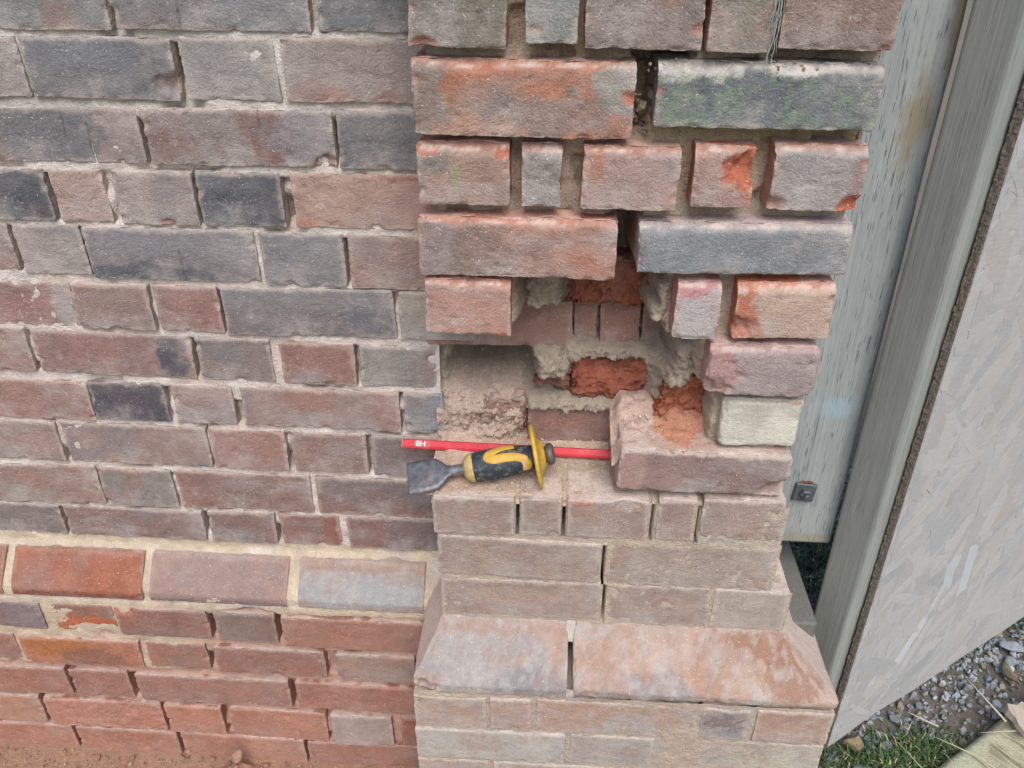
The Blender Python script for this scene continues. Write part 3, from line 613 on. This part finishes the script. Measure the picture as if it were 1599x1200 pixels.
# ================================================================== TIMBER, HOARDING, FIXINGS
def box_mesh(name, parent, x0, x1, y0, y1, z0, z1, mat, bev=0.004, seg=2, wob=0.0, sub=1):
    import bmesh
    bm = bmesh.new(); bmesh.ops.create_cube(bm, size=1.0)
    for v in bm.verts: v.co = Vector(((x0 + x1) / 2 + v.co.x * (x1 - x0), (y0 + y1) / 2 + v.co.y * (y1 - y0), (z0 + z1) / 2 + v.co.z * (z1 - z0)))
    bmesh.ops.bevel(bm, geom=list(bm.edges), offset=bev, segments=seg, affect='EDGES', profile=0.5)
    if sub > 1:
        for k in range(1, sub):
            z = z0 + (z1 - z0) * k / sub
            bmesh.ops.bisect_plane(bm, geom=bm.verts[:] + bm.edges[:] + bm.faces[:], plane_co=(0, 0, z), plane_no=(0, 0, 1))
        if wob:
            for v in bm.verts:
                q = np.array([[v.co.x * 20, v.co.y * 20, v.co.z * 9]]); v.co.x += wob * float(vnoise(q)[0]); v.co.y += wob * float(vnoise(q + 40)[0])
    me = bpy.data.meshes.new(name); bm.to_mesh(me); bm.free(); me.materials.append(mat)
    o = bpy.data.objects.new(name, me); COL.objects.link(o)
    if parent: o.parent = parent
    return o
def stain(k, v, c):
    # brown rust-water stain near the top right, pale blue paint smear lower down
    def blob(loc, sc): 
        x = k.n('ShaderNodeVectorMath', operation='SUBTRACT'); k.l(v, x.inputs[0]); x.inputs[1].default_value = loc
        m = k.n('ShaderNodeVectorMath', operation='MULTIPLY'); k.l(x.outputs[0], m.inputs[0]); m.inputs[1].default_value = sc
        ln = k.n('ShaderNodeVectorMath', operation='LENGTH'); k.l(m.outputs[0], ln.inputs[0])
        return k.math('ADD', ln.outputs['Value'], k.math('MULTIPLY', k.math('SUBTRACT', k.noise(v, 45, 4, .6), .5), 1.6))
    c = k.mix(k.ramp(blob((0.087, 0, 0.60), (1 / .018, 0, 1 / .06)), 1.3, .2, 0, .7), c, l4((138, 124, 94)))
    c = k.mix(k.ramp(blob((0.108, 0, 0.72), (1 / .012, 0, 1 / .08)), 1.1, .5, 0, .6), c, l4((140, 126, 96)))
    c = k.mix(k.ramp(blob((0.075, 0, 0.235), (1 / .03, 0, 1 / .02)), 1.25, .2, 0, .5), c, l4((150, 180, 198)))
    c = k.mix(k.ramp(blob((0.06, 0, 0.01), (1 / .08, 0, 1 / .012)), 1.1, .4, 0, .5), c, l4((150, 140, 112)))
    return c
M_TIMBER = mat_wood('weathered_timber', (166, 172, 170), (146, 154, 154), (76, 82, 82), dash=0.7, extra=stain, dashscale=(700, 700, 34))
M_STUD = mat_wood('stud_timber', (160, 163, 156), (142, 147, 141), (112, 116, 112), dash=0.25, streak=500)
M_SILL = mat_wood('sill_timber', (124, 122, 116), (106, 106, 102), (70, 70, 68), dash=0.3)
LEAN = -0.026
tim = thing('timber_upright', 'weathered blue grey timber plank bolted upright beside the brick pier', 'plank', (0.44, 0.13, -0.743))
tim.rotation_euler = (0, LEAN * 0.7, 0)
pl = box_mesh('plank', tim, 0.0, 0.112, 0.0, 0.045, 0.0, 0.98, M_TIMBER, 0.004, 2, 0.0012, 24)
bolt = thing('bolt', 'rusty hex bolt head on a square steel washer low on the grey plank', 'bolt', (0.4955, 0.127, -0.645))
bolt.scale = (.86, .9, .86)
M_STEEL = mat_simple('galvanised_steel', (98, 106, 112), 0.55, 0.35, 0.35, 180, 0.0006, 0.15)
M_RUST = mat_simple('rust', (128, 78, 52), 0.9, 0.0, 0.4, 250, 0.001)
box_mesh('washer', bolt, -0.017, 0.017, -0.003, 0.0025, -0.019, 0.016, M_STEEL, 0.0015, 1).rotation_euler = (0, 0.08, 0.0)
def lathe(name, parent, prof, mat, seg=32, axis='Y', M=None, hexagon=False):
    V = []; F = []; n = len(prof)
    for j in range(seg):
        a = 2 * math.pi * j / seg
        for (s, r) in prof: V.append((s, r * math.cos(a), r * math.sin(a)))
    for j in range(seg):
        for i in range(n - 1):
            F.append((j * n + i, j * n + i + 1, ((j + 1) % seg) * n + i + 1, ((j + 1) % seg) * n + i))
    V = np.array(V)
    if M is not None: V = V @ np.array(M.to_3x3()).T + np.array(M.translation)
    return mesh_obj(name, V, F, mat, parent, None, not hexagon)
MB = Matrix.Rotation(math.radians(-90), 4, 'Z')
lathe('hex_head', bolt, [(0.002, 0.0), (0.002, 0.0095), (0.010, 0.0095), (0.0115, 0.0075), (0.0118, 0.0)], M_STEEL, 6, M=MB, hexagon=True)
lathe('shank_end', bolt, [(0.0115, 0.0), (0.0115, 0.005), (0.017, 0.0048), (0.018, 0.003), (0.0182, 0.0)], M_STEEL, 16, M=MB)
for q in range(5):
    v, f = lump(0.004, np.random.default_rng(q), 1); v = v * np.array([1.2, .5, .8]) + np.array([-0.008 + q * .004, 0.000, 0.018 + .001 * (q % 2)])
    mesh_obj('rust_scale', v, f, M_RUST, bolt)

# hoarding: stud + strand board, swung back from the wall line
A = math.radians(33.2)
hoard = thing('hoarding', 'pale grey strand board hoarding nailed to a greenish timber stud', 'hoarding', (0.607, 0.066, -1.115))
hoard.rotation_euler = (0, LEAN, A)
M_OSBE = mat_simple('strand_board_edge', (134, 124, 112), 0.95, 0, 0.5, 260, 0.003)
M_OSB, nt, b = newmat('strand_board'); k = NB(nt); v = k.obj(); c = k.col()
g = k.noise(k.mapping(v, (60, 60, 420), (0, 0.5, 0)), 1.0, 4, .6); 
c = k.mix(k.ramp(g, .35, .7, 0, .35), c, k.mix(1.0, c, (.72, .70, .69, 1), 'MULTIPLY'))
c = k.mix(k.ramp(k.noise(v, 9, 4, .6), .45, .72, 0, .45), c, k.mix(1.0, c, (.80, .84, .88, 1), 'MULTIPLY'))
c = k.mix(k.ramp(k.noise(k.mapping(v, (70, 70, 22), (0, .3, 0)), 1.0, 3, .6), .70, .74, 0, .6), c, l4((128, 126, 126)))
k.l(c, b.inputs['Base Color']); b.inputs['Roughness'].default_value = .85; b.inputs['Specular IOR Level'].default_value = .3
k.l(k.bump(g, .4, .0008), b.inputs['Normal'])
xs = np.arange(0, 1.25, .02); zs = np.arange(0, 1.55, .02)
def osb_fn(x, z):
    p = np.stack([x, z, z * 0], -1); y = 0.0002 * fbm(p, 12, 3); bt = (z < .001)
    zz = z + bt * 0.006 * fbm(p, 9, 2, 4.) 
    return np.stack([x, y, zz], -1), np.tile(lin((171, 170, 168)), (len(x), 1))
board = thing('x', 'x', 'x'); bpy.data.objects.remove(board)
board = sheet('strand_board', hoard, xs, zs, osb_fn, M_OSB)
bx = box_mesh('board_core', hoard, 0.0, 1.23, 0.0016, 0.0100, 0.004, 1.52, M_OSBE, .0005, 1)
# ragged strand ends along the visible edge
rg = np.random.default_rng(9); V = []; F = []
for z in np.arange(0.0, 1.5, .0045):
    for L in range(3):
        y0 = 0.0006 + L * .0032; d = rg.uniform(0.0, .002); t = rg.uniform(.002, .0034); hgt = rg.uniform(.003, .009); bq = len(V)
        V += [(-d, y0, z), (-d, y0 + t, z), (.01, y0 + t, z), (.01, y0, z), (-d * .8, y0, z + hgt), (-d * .8, y0 + t, z + hgt), (.01, y0 + t, z + hgt), (.01, y0, z + hgt)]
        F += [tuple(bq + q for q in ff) for ff in ((0, 1, 5, 4), (0, 4, 7, 3), (1, 2, 6, 5), (4, 5, 6, 7), (0, 3, 2, 1), (3, 7, 6, 2))]
tag(mesh_obj('edge_strands', V, F, M_OSBE, hoard, None, False), kind='stuff')
# pressed strands on the face
V = []; F = []; C = []
for i in range(2600):
    cx, cz = rg.uniform(-.0, 1.1), rg.uniform(.01, 1.45); L = rg.uniform(.05, .16); w = rg.uniform(.012, .034); a = rg.normal(0.4, .6) if rg.random() < .8 else rg.uniform(0, 3.14)
    lift = rg.uniform(.0001, .0005); tl = rg.normal(0, .0001); n = 6; ring = []
    for (u, vv) in ((-.5, -.35), (-.42, .5), (.1, .46), (.5, .3), (.44, -.5), (-.1, -.44)):
        u += rg.normal(0, .05); vv += rg.normal(0, .08); dx, dz = u * w, vv * L
        X = cx + dx * math.cos(a) + dz * math.sin(a); Z = cz - dx * math.sin(a) + dz * math.cos(a); ring.append((max(X, 0.001), Z, vv))
    if min(q[1] for q in ring) < .004: continue
    b0 = len(V); t = rg.random()
    base = lin((174, 173, 171)) if t < .55 else lin((176, 172, 167)) if t < .75 else lin((168, 169, 169)) if t < .965 else lin((182, 185, 186)) if t < .996 else lin((174, 164, 154))
    base = base * rg.uniform(.90, 1.06)
    for (X, Z, vv) in ring: V.append((X, -.0002 - lift + tl * vv, Z)); C.append(base)
    for (X, Z, vv) in ring: V.append((X, .0020, Z)); C.append(base * .95)
    F.append(tuple(b0 + q for q in reversed(range(6)))); F += [(b0 + q, b0 + (q + 1) % 6, b0 + 6 + (q + 1) % 6, b0 + 6 + q) for q in range(6)]
me_s = tag(mesh_obj('pressed_strands', V, F, M_OSB, hoard, np.array(C), False), kind='stuff')
stud = box_mesh('stud', hoard, -0.020, 0.069, 0.0135, 0.073, -0.02, 1.50, M_STUD, .0075, 4, .001, 20)

# grey batten running back along the foot of the plank
bat = box_mesh('batten', None, 0.44, 0.522, 0.035, 0.42, -0.845, -0.805, M_SILL, .003, 1)
tag(bat, 'short grey timber batten running back under the bolted plank', 'batten')

# ================================================================== TOOLS ON THE LEDGE
def frame(o, ax, upv):
    X = Vector(ax).normalized(); Z = Vector(upv); Z = (Z - X * Z.dot(X)).normalized(); Y = Z.cross(X)
    return Matrix(((X.x, Y.x, Z.x, o[0]), (X.y, Y.y, Z.y, o[1]), (X.z, Y.z, Z.z, o[2]), (0, 0, 0, 1)))
# local X runs from blade tip to striking head
T0 = Vector((-0.0395, 0.019, -0.5665)); HD = Vector((0.150, 0.043, -0.5335)); LEN = (HD - T0).length
CAMDIR = (CP - (T0 + HD) / 2).normalized()
chisel = thing('bolster_chisel', 'worn bolster chisel with black and yellow grip and yellow hand guard on the ledge', 'chisel')
FM = frame(T0, HD - T0, CAMDIR); chisel.matrix_world = FM
M_BLADE = mat_simple('worn_steel', (124, 126, 134), 0.5, 0.45, 0.5, 120, 0.0008, 0.35)
M_RUBBER = mat_simple('dark_rubber', (44, 54, 64), 0.62, 0, 0.3, 260, 0.0004, 0.38)
M_YEL = mat_simple('yellow_rubber', (212, 170, 62), 0.6, 0, 0.3, 140, 0.0003, 0.5)
M_BUFF = mat_simple('scuffed_yellow', (196, 172, 112), 0.7, 0, 0.3, 160, 0.0004, 0.4)
M_HEAD = mat_simple('burred_steel', (108, 102, 98), 0.55, 0.4, 0.35, 200, 0.0008, 0.2)
# blade: flat splayed plate, laid nearly level; built in the tool frame
upw = FM.to_3x3().inverted() @ Vector((0.0, -0.34, 0.94))
ang = math.atan2(-upw.y, upw.z)          # roll of the blade about the tool axis so that it lies level
def blade():
    out = [(0.002, 0.022), (0.005, 0.0232), (0.030, 0.0232), (0.040, 0.0215), (0.047, 0.0155), (0.053, 0.0085), (0.058, 0.0075)]
    th = [0.0008, 0.0016, 0.0028, 0.0032, 0.0036, 0.0042, 0.0048]; V = []; F = []; m = 9
    for (s, w), t in zip(out, th):
        for j in range(m):
            u = -1 + 2 * j / (m - 1); e = t * (1 - .25 * abs(u) ** 6)
            dent = 0.0008 * math.sin(9 * u + s * 200) if s < .004 else 0
            V.append((s + dent, u * w, e)); 
        for j in range(m):
            u = -1 + 2 * j / (m - 1); e = t * (1 - .25 * abs(u) ** 6); V.append((s + (0.0008 * math.sin(9 * u + s * 200) if s < .004 else 0), u * w, -e))
    R = 2 * m
    for i in range(len(out) - 1):
        for j in range(m - 1):
            F.append((i * R + j, (i + 1) * R + j, (i + 1) * R + j + 1, i * R + j + 1)); F.append((i * R + m + j + 1, (i + 1) * R + m + j + 1, (i + 1) * R + m + j, i * R + m + j))
        F.append((i * R, i * R + m, (i + 1) * R + m, (i + 1) * R)); F.append((i * R + m - 1, (i + 1) * R + m - 1, (i + 1) * R + 2 * m - 1, i * R + 2 * m - 1))
    for j in range(m - 1): F.append((j, j + 1, m + j + 1, m + j))
    ca, sa = math.cos(ang), math.sin(ang)
    return [(x, y * ca - z * sa, y * sa + z * ca) for x, y, z in V], F
bv, bf = blade(); mesh_obj('blade', bv, bf, M_BLADE, chisel, None, True)
lathe('shank', chisel, [(0.050, 0.0), (0.051, 0.0065), (0.060, 0.0070), (0.072, 0.0072), (0.078, 0.0095), (0.0785, 0.0)], M_BLADE, 8)
lathe('collar', chisel, [(0.0745, 0.0), (0.0745, 0.011), (0.0775, 0.0150), (0.082, 0.0182), (0.087, 0.0188), (0.087, 0.0)], M_BUFF, 40)
HS0, HS1 = 0.0855, 0.164
def hr(s):
    t = (s - HS0) / (HS1 - HS0)
    return float(np.interp(t, [0, .04, .25, .5, .75, .9, 1], [.0170, .0182, .0196, .0196, .0172, .0150, .0148]))
prof = [(HS0, 0)] + [(s, hr(s)) for s in np.linspace(HS0, HS1, 30)] + [(HS1, 0)]
grip = lathe('grip', chisel, prof, M_RUBBER, 48)
# yellow inlay: ribbon following a bent path over the grip; theta 0 faces the camera, + is up in the picture
def inlay(path, half, lift, mat, name, parent):
    P = []
    for i in range(len(path) - 1):
        for q in np.linspace(0, 1, 8, endpoint=False): P.append([path[i][j] * (1 - q) + path[i + 1][j] * q for j in (0, 1)])
    P.append(list(path[-1])); P = np.array(P)
    for _ in range(6): P[1:-1] = (P[:-2] + 2 * P[1:-1] + P[2:]) / 4
    V = []; F = []; m = 7
    Q = np.stack([P[:, 0], P[:, 1] * .0185], -1)     # (along, around) in metres
    tg = np.gradient(Q, axis=0); tg /= np.linalg.norm(tg, axis=1, keepdims=True); nm = np.stack([-tg[:, 1], tg[:, 0]], -1)
    for i in range(len(Q)):
        for j in range(m):
            u = -1 + 2 * j / (m - 1); a = Q[i] + nm[i] * u * half; s = min(max(a[0], HS0), HS1 - .003); th = a[1] / .0185
            r = hr(s) + lift * (1 - abs(u) ** 8) ; V.append((s, r * math.sin(th), r * math.cos(th)))
    for i in range(len(Q) - 1):
        for j in range(m - 1): F.append((i * m + j, i * m + j + 1, (i + 1) * m + j + 1, (i + 1) * m + j))
    return mesh_obj(name, V, F, mat, parent)
d2 = math.radians
inlay([(.140, d2(72)), (.125, d2(64)), (.110, d2(46)), (.106, d2(27)), (.114, d2(16)), (.128, d2(17)), (.142, d2(14)), (.151, d2(0)), (.154, d2(-22)), (.153, d2(-60))], .0056, .0011, M_YEL, 'grip_inlay', chisel)
for q in range(3): lathe('grip_rib', chisel, [(.1555 + q * .0032, .0140), (.1563 + q * .0032, .0160), (.1573 + q * .0032, .0160), (.158 + q * .0032, .0140)], M_RUBBER, 40)
gd = lathe('hand_guard', chisel, [(.1640, 0), (.1640, .014), (.1650, .024), (.1640, .036), (.1632, .0395), (.1650, .0412), (.1680, .0400), (.1690, .034), (.1705, .024), (.1750, .0165), (.1770, .0150), (.1775, 0)], M_YEL, 56)
lathe('striking_head', chisel, [(.1765, 0), (.1765, .0105), (.1790, .0108), (.1800, .0135), (.1830, .0142), (.1870, .0130), (.1890, .0095), (.1895, 0)], M_HEAD, 32)

# carpenter's pencil
PA = Vector((-0.056, 0.094, -0.5655)); PB_ = Vector((0.219, 0.0845, -0.5640))
pencil = thing('carpenter_pencil', 'flat red carpenter pencil lying behind the chisel on the dusty ledge', 'pencil')
PM = frame(PA, PB_ - PA, (0, -0.55, 0.83)); pencil.matrix_world = PM; PLN = (PB_ - PA).length
def octo(w, h, c): return [(-w, -h + c), (-w, h - c), (-w + c, h), (w - c, h), (w, h - c), (w, -h + c), (w - c, -h), (-w + c, -h)]
def prism(name, parent, x0, x1, sec, mat):
    n = len(sec); V = [(x0, y, z) for y, z in sec] + [(x1, y, z) for y, z in sec]
    F = [tuple(range(n)), tuple(range(2 * n - 1, n - 1, -1))] + [(i, i + n, (i + 1) % n + n, (i + 1) % n) for i in range(n)]
    return mesh_obj(name, V, F, mat, parent, None, False)
M_RED = mat_simple('red_lacquer', (208, 52, 66), 0.42, 0, 0.14, 120, 0.0002, 0.2)
M_WHITE = mat_simple('white_print', (236, 226, 226), 0.5, 0, 0.1, 200, 0)
M_LEAD = mat_simple('graphite', (50, 50, 54), 0.4, 0.2, 0.2, 300, 0)
M_PWOOD = mat_simple('pencil_wood', (206, 158, 128), 0.8, 0, 0.25, 300, 0.0003)
prism('lacquered_body', pencil, 0.0, PLN, octo(.0062, .0042, .0022), M_RED)
prism('bare_end', pencil, -.0008, 0.0002, octo(.0058, .0038, .0020), M_PWOOD)
prism('lead', pencil, -.0012, 0.0, octo(.0026, .0012, .0005), M_LEAD)
prism('bare_end', pencil, PLN - .0002, PLN + .0008, octo(.0058, .0038, .0020), M_PWOOD)
tc = bpy.data.curves.new('hb', 'FONT'); tc.body = 'HB'; tc.size = 0.0108; tc.align_x = 'CENTER'; tc.align_y = 'CENTER'; tc.offset = 0.0002
to_ = bpy.data.objects.new('hb', tc); COL.objects.link(to_); bpy.context.view_layer.update()
tm = bpy.data.meshes.new_from_object(to_.evaluated_get(bpy.context.evaluated_depsgraph_get())); bpy.data.objects.remove(to_)
tm.materials.clear(); tm.materials.append(M_WHITE)
lt = bpy.data.objects.new('lettering', tm); COL.objects.link(lt); lt.parent = pencil
lt.location = (0.0245, 0.0, 0.00432); lt.rotation_euler = (0, 0, math.pi)

# ================================================================== GROUND COVER AT THE RIGHT
_gx = np.arange(.3, 2.0, .01); _gy = np.arange(-.6, 1.4, .01)
_gg = ground_fn(*[q.ravel() for q in np.meshgrid(_gx, _gy, indexing='ij')])[0][:, 2].reshape(len(_gx), len(_gy))
def gz(x, y): return float(_gg[min(max(int((x - .3) / .01), 0), len(_gx) - 1), min(max(int((y + .6) / .01), 0), len(_gy) - 1)])
M_STONE = mat_simple('gravel_stone', (150, 156, 162), 0.85, 0, 0.4, 60, 0.0015)
M_GR, nt, b = newmat('gravel'); k = NB(nt); c = k.col(); n = k.noise(k.obj(), 160, 4, .6)
k.l(k.mix(k.ramp(n, .3, .7), c, k.mix(1.0, c, (.66, .67, .68, 1), 'MULTIPLY')), b.inputs['Base Color']); b.inputs['Roughness'].default_value = .85
k.l(k.bump(n, .5, .001), b.inputs['Normal'])
rg = np.random.default_rng(21); pts = []; rad = []; cc = []
while len(pts) < 8000:
    x, y = rg.uniform(.52, 1.7), rg.uniform(-.15, 1.0)
    s = (y - .02) - (x - .60) * .45            # signed distance from the grass strip
    if s < rg.normal(.05, .04) and not (y > .42): 
        if rg.random() < .93: continue
    if y > .42 and x < .85 and rg.random() < .6: continue
    r = rg.uniform(.003, .008) if rg.random() < .93 else rg.uniform(.008, .014)
    pts.append((x, y, gz(x, y) + rg.uniform(-.2, .5) * r + .004)); rad.append(r)
    t = rg.random(); base = lin((166, 173, 178)) if t < .55 else lin((136, 143, 148)) if t < .8 else lin((186, 188, 186)) if t < .92 else lin((158, 146, 126))
    cc.append(base * rg.uniform(.75, 1.15))
tag(scatter('gravel', None, pts, rad, cc, M_GR, 1, 4), 'loose grey crushed gravel in front of the hoarding', 'gravel', kind='stuff')
M_GRASS, nt, b = newmat('grass_blade'); k = NB(nt); k.l(k.col(), b.inputs['Base Color']); b.inputs['Roughness'].default_value = .6
def grass(name, label, spots, n, seed, hmin, hmax):
    rg = np.random.default_rng(seed); V = []; F = []; C = []
    for i in range(n):
        (cx, cy, rx, ry) = spots[rg.integers(len(spots))]
        x, y = cx + rg.normal(0, rx * .5), cy + rg.normal(0, ry * .5)
        if x < .56 and y < .4: continue
        z = gz(x, y) - .002; h = rg.uniform(hmin, hmax); a = rg.uniform(0, 6.28); ln = rg.uniform(.1, .9) * h; w = rg.uniform(.0008, .0018)
        dx, dy = math.cos(a), math.sin(a); b0 = len(V); base = lin((78, 108, 60)) * rg.uniform(.45, 1.1)
        if rg.random() < .10: base = lin((178, 172, 120))
        for t in (0, .4, .75):
            px, py, pz = x + dx * ln * t * t, y + dy * ln * t * t, z + h * t * (1 - .25 * t * ln / h); ww = w * (1 - .5 * t)
            V += [(px - dy * ww, py + dx * ww, pz), (px + dy * ww, py - dx * ww, pz)]; C += [base * (.75 + .3 * t)] * 2
        V.append((x + dx * ln, y + dy * ln, z + h * .72)); C.append(base * 1.1)
        F += [(b0, b0 + 1, b0 + 3, b0 + 2), (b0 + 2, b0 + 3, b0 + 5, b0 + 4), (b0 + 4, b0 + 5, b0 + 6)]
    return tag(mesh_obj(name, V, F, M_GRASS, None, np.array(C)), label, 'grass', kind='stuff')
grass('grass', 'tufted green grass at the foot of the hoarding', [(.66, .05, .12, .10), (.74, .09, .12, .07), (.82, .13, .10, .06), (.62, -.05, .10, .10), (.72, .02, .10, .08)], 7500, 8, .012, .036)
grass('grass', 'green grass and weeds seen through the gap below the bolted plank', [(.72, .55, .16, .14), (.8, .66, .2, .12), (.66, .42, .1, .08)], 1800, 18, .02, .06)
grass('grass', 'small green grass patch at the far right edge beyond the gravel', [(1.16, .47, .06, .04), (1.22, .52, .08, .05)], 600, 28, .015, .035)
def stone(name, loc, r, sc, col, label, seed):
    v, f = lump(1, np.random.default_rng(seed), 2); v = v * r * np.array(sc); v = v + 0.06 * r * np.stack([fbm(v / r, 3, 2, q * 9.) for q in range(3)], -1)
    o = mesh_obj(name, v, f, mat_simple(name + '_' + str(seed), col, .9, 0, .35, 90, .001), None); o.location = loc
    return tag(o, label, 'stone')
stone('stone', (.700, .150, GZ + .014), .023, (1.1, .8, .8), (150, 132, 104), 'rounded tan stone in the grass at the board corner', 4)
stone('stone', (.700, .092, GZ + .012), .034, (1.1, .8, .55), (158, 166, 160), 'mossy flat grey stone in front of the tan stone', 6)
stone('stone', (1.045, .318, GZ + .018), .026, (.7, 1.0, .7), (150, 138, 106), 'yellowish upright stone among the grey gravel', 9)
stone('stone', (1.085, .395, GZ + .012), .034, (1.2, .7, .45), (160, 166, 172), 'large pale flat stone at the far gravel edge', 12)

# edging board and broken timber at the bottom right
E0 = Vector((.790, .098, 0)); EA = math.atan2(.137, .2)
edg = thing('edging_board', 'grey timber edging board between grass and the pale dry bank', 'edging', (.775, .088, GZ + .02)); edg.rotation_euler = (0, 0, EA)
M_EDGE = mat_wood('edging_timber', (136, 140, 138), (112, 118, 118), (84, 88, 88), dash=.2)
eb = box_mesh('board', edg, 0, .024, -.55, .25, 0, .9, M_EDGE, .003, 1); eb.rotation_euler = (0, math.radians(90), 0); eb.location = (-.35, .25, .03)
eb.scale = (1, .05, 1)
def bank_fn(u, w):
    p = np.stack([u, w, u * 0], -1)
    z = GZ + .045 - .02 * sst(0.0, -.35, w) + .006 * fbm(p, 14, 3, 2.) + .0028 * fbm(p, 70, 3, 5.) - .03 * sst(-.012, .004, w)
    ca, sa = math.cos(EA), math.sin(EA); x = .79 + u * ca - w * sa; y = .082 + u * sa + w * ca
    C = np.tile(lin((186, 186, 160)), (len(u), 1)); C = mixc(C, lin((150, 140, 116)), sst(0, .4, fbm(p, 22, 3, 7.)) * .8)
    return np.stack([x, y, z], -1), C
bank = sheet('dry_bank', None, np.arange(-.4, .8, .006), np.arange(-.45, .006, .006), bank_fn, M_MORTAR); bank['kind'] = 'structure'
def shards(name, label, cx, cy, z, n, seed, lmin, lmax, wmin, wmax, dirn, col, flat=.25, spread=.03, cat='wood'):
    rg = np.random.default_rng(seed); root = thing(name, label, cat, (cx, cy, z))
    m = mat_wood(name + '_wood', col, tuple(int(q * .86) for q in col), (120, 100, 84), dash=.3)
    for i in range(n):
        L = rg.uniform(lmin, lmax); w = rg.uniform(wmin, wmax); t = w * .4; sec = 6; V = []; F = []
        for s in range(sec):
            f = s / (sec - 1); ww = w * (1 - .85 * f ** 1.6) * rg.uniform(.8, 1.15); ox = rg.normal(0, w * .12)
            V += [(ox - ww, -t * (1 - .6 * f), f * L), (ox + ww, -t * (1 - .6 * f), f * L), (ox + ww * .8, t * (1 - .6 * f), f * L), (ox - ww * .8, t * (1 - .6 * f), f * L)]
        for s in range(sec - 1):
            for q in range(4): F.append((s * 4 + q, s * 4 + (q + 1) % 4, s * 4 + 4 + (q + 1) % 4, s * 4 + 4 + q))
        F += [(3, 2, 1, 0), (sec * 4 - 4, sec * 4 - 3, sec * 4 - 2, sec * 4 - 1)]
        o = mesh_obj('splinter', V, F, m, root, None, False); o.location = (rg.normal(0, spread), rg.normal(0, spread), rg.uniform(0, .02))
        az = dirn + rg.normal(0, .35); el = abs(rg.normal(flat, .2)); dv = Vector((math.cos(az) * math.cos(el), math.sin(az) * math.cos(el), math.sin(el)))
        o.rotation_euler = dv.to_track_quat('Z', 'Y').to_euler()
    return root
shards('splintered_wood', 'pale pinkish splintered wood shards at the lower right corner', 1.02, .17, GZ + .055, 18, 3, .035, .08, .008, .018, math.radians(-60), (204, 188, 174), .12, .03)
shards('straw_litter', 'thin dry straw and wood shavings on the pale bank', .96, .08, GZ + .045, 40, 5, .03, .09, .0008, .0022, math.radians(150), (196, 186, 156), .06, .07, 'straw')

# small heap of mortar spoil at the foot of the wall
def heap_fn(u, a):
    r = u * .05; x = r * np.cos(a); y = r * np.sin(a) * .7; p = np.stack([x, y, x * 0], -1)
    z = .042 * (1 - u) ** 1.1 * (1 + .5 * fbm(p, 60, 3)) + .004 * fbm(p, 160, 2)
    return np.stack([x, y, z], -1), np.tile(lin((176, 138, 118)), (len(u), 1)) * (1 + .2 * fbm(p, 90, 3, 4.))[:, None]
hp = sheet('spoil_heap', None, np.linspace(0, 1, 22), np.linspace(0, 2 * math.pi, 40), heap_fn, M_MORTAR); hp.location = (-.372, .028, GZ - .001)
tag(hp, 'small pinkish heap of mortar spoil against the wall foot', 'heap')
v, f = lump(.013, np.random.default_rng(2), 2); cr = mesh_obj('mortar_lump', v, f, M_MORTAR, None, np.tile(lin((184, 148, 128)), (len(v), 1))); cr.location = (-.372, .036, GZ + .048)
tag(cr, 'pinkish lump of mortar on top of the small spoil heap', 'lump')

# thin nail left sticking out beside the pier and old cobweb in the top joint
M_NAIL = mat_simple('nail_steel', (74, 76, 78), 0.6, 0.3, 0.3, 300, 0)
nail = lathe('nail', None, [(0, 0), (0, .0010), (.036, .0009), (.036, .0024), (.0372, .0024), (.0374, 0)], M_NAIL, 10)
nail.location = (0.424, 0.105, -0.165); nail.rotation_euler = (0, math.radians(7), 0)
tag(nail, 'thin dark nail sticking out of the pier towards the grey plank', 'nail')
M_WEB = mat_simple('cobweb', (172, 176, 168), 0.9, 0, 0.2, 200, 0)
rg = np.random.default_rng(77); V = []; F = []
def strand(a, b, r, sag):
    n = 7; a = np.array(a); b = np.array(b); b0 = len(V)
    for i in range(n):
        t = i / (n - 1); c = a * (1 - t) + b * t + np.array([rg.normal(0, .0008), -.0015 * math.sin(t * 3.14), -sag * math.sin(t * 3.14)])
        for q in range(3): V.append((c[0] + r * math.cos(q * 2.094), c[1] + r * math.sin(q * 2.094), c[2] + r * .5 * math.sin(q * 2.094 + 1)))
    for i in range(n - 1):
        for q in range(3): F.append((b0 + i * 3 + q, b0 + i * 3 + (q + 1) % 3, b0 + i * 3 + 3 + (q + 1) % 3, b0 + i * 3 + 3 + q))
for i in range(15):
    x = .3245 + rg.normal(0, .0035); strand((x, -.002, rg.uniform(-.03, .02)), (x - rg.uniform(0, .006), -.002, rg.uniform(-.068, -.03)), rg.uniform(.0002, .0005), .001)
for i in range(9):
    z = rg.uniform(-.045, .01); strand((.326, -.004, z - rg.uniform(0, .012)), (.326 + rg.uniform(.02, .05), -.003, z + rg.uniform(0, .022)), rg.uniform(.0002, .0003), .002)
web = tag(mesh_obj('cobweb', V, F, M_WEB, None), 'pale tattered cobweb in an upright joint of the top pier course', 'cobweb', kind='stuff')

# crumbs and brick chips on the soil along the wall foot
rg = np.random.default_rng(31); pts = []; rad = []; cc = []
for _ in range(420):
    x = rg.uniform(-.95, -.03); y = .06 - abs(rg.normal(0, .05)); r = rg.uniform(.0012, .004) if rg.random() < .9 else rg.uniform(.004, .009)
    pts.append((x, y, GZ + .004 + r * .3)); rad.append(r); cc.append(lin((178, 134, 112) if rg.random() < .6 else (190, 168, 148)) * rg.uniform(.6, 1.05))
tag(scatter('brick_crumbs', None, pts, rad, cc, M_MORTAR, 1, 6), 'brick and mortar crumbs scattered on the soil along the wall foot', 'crumbs', kind='stuff')
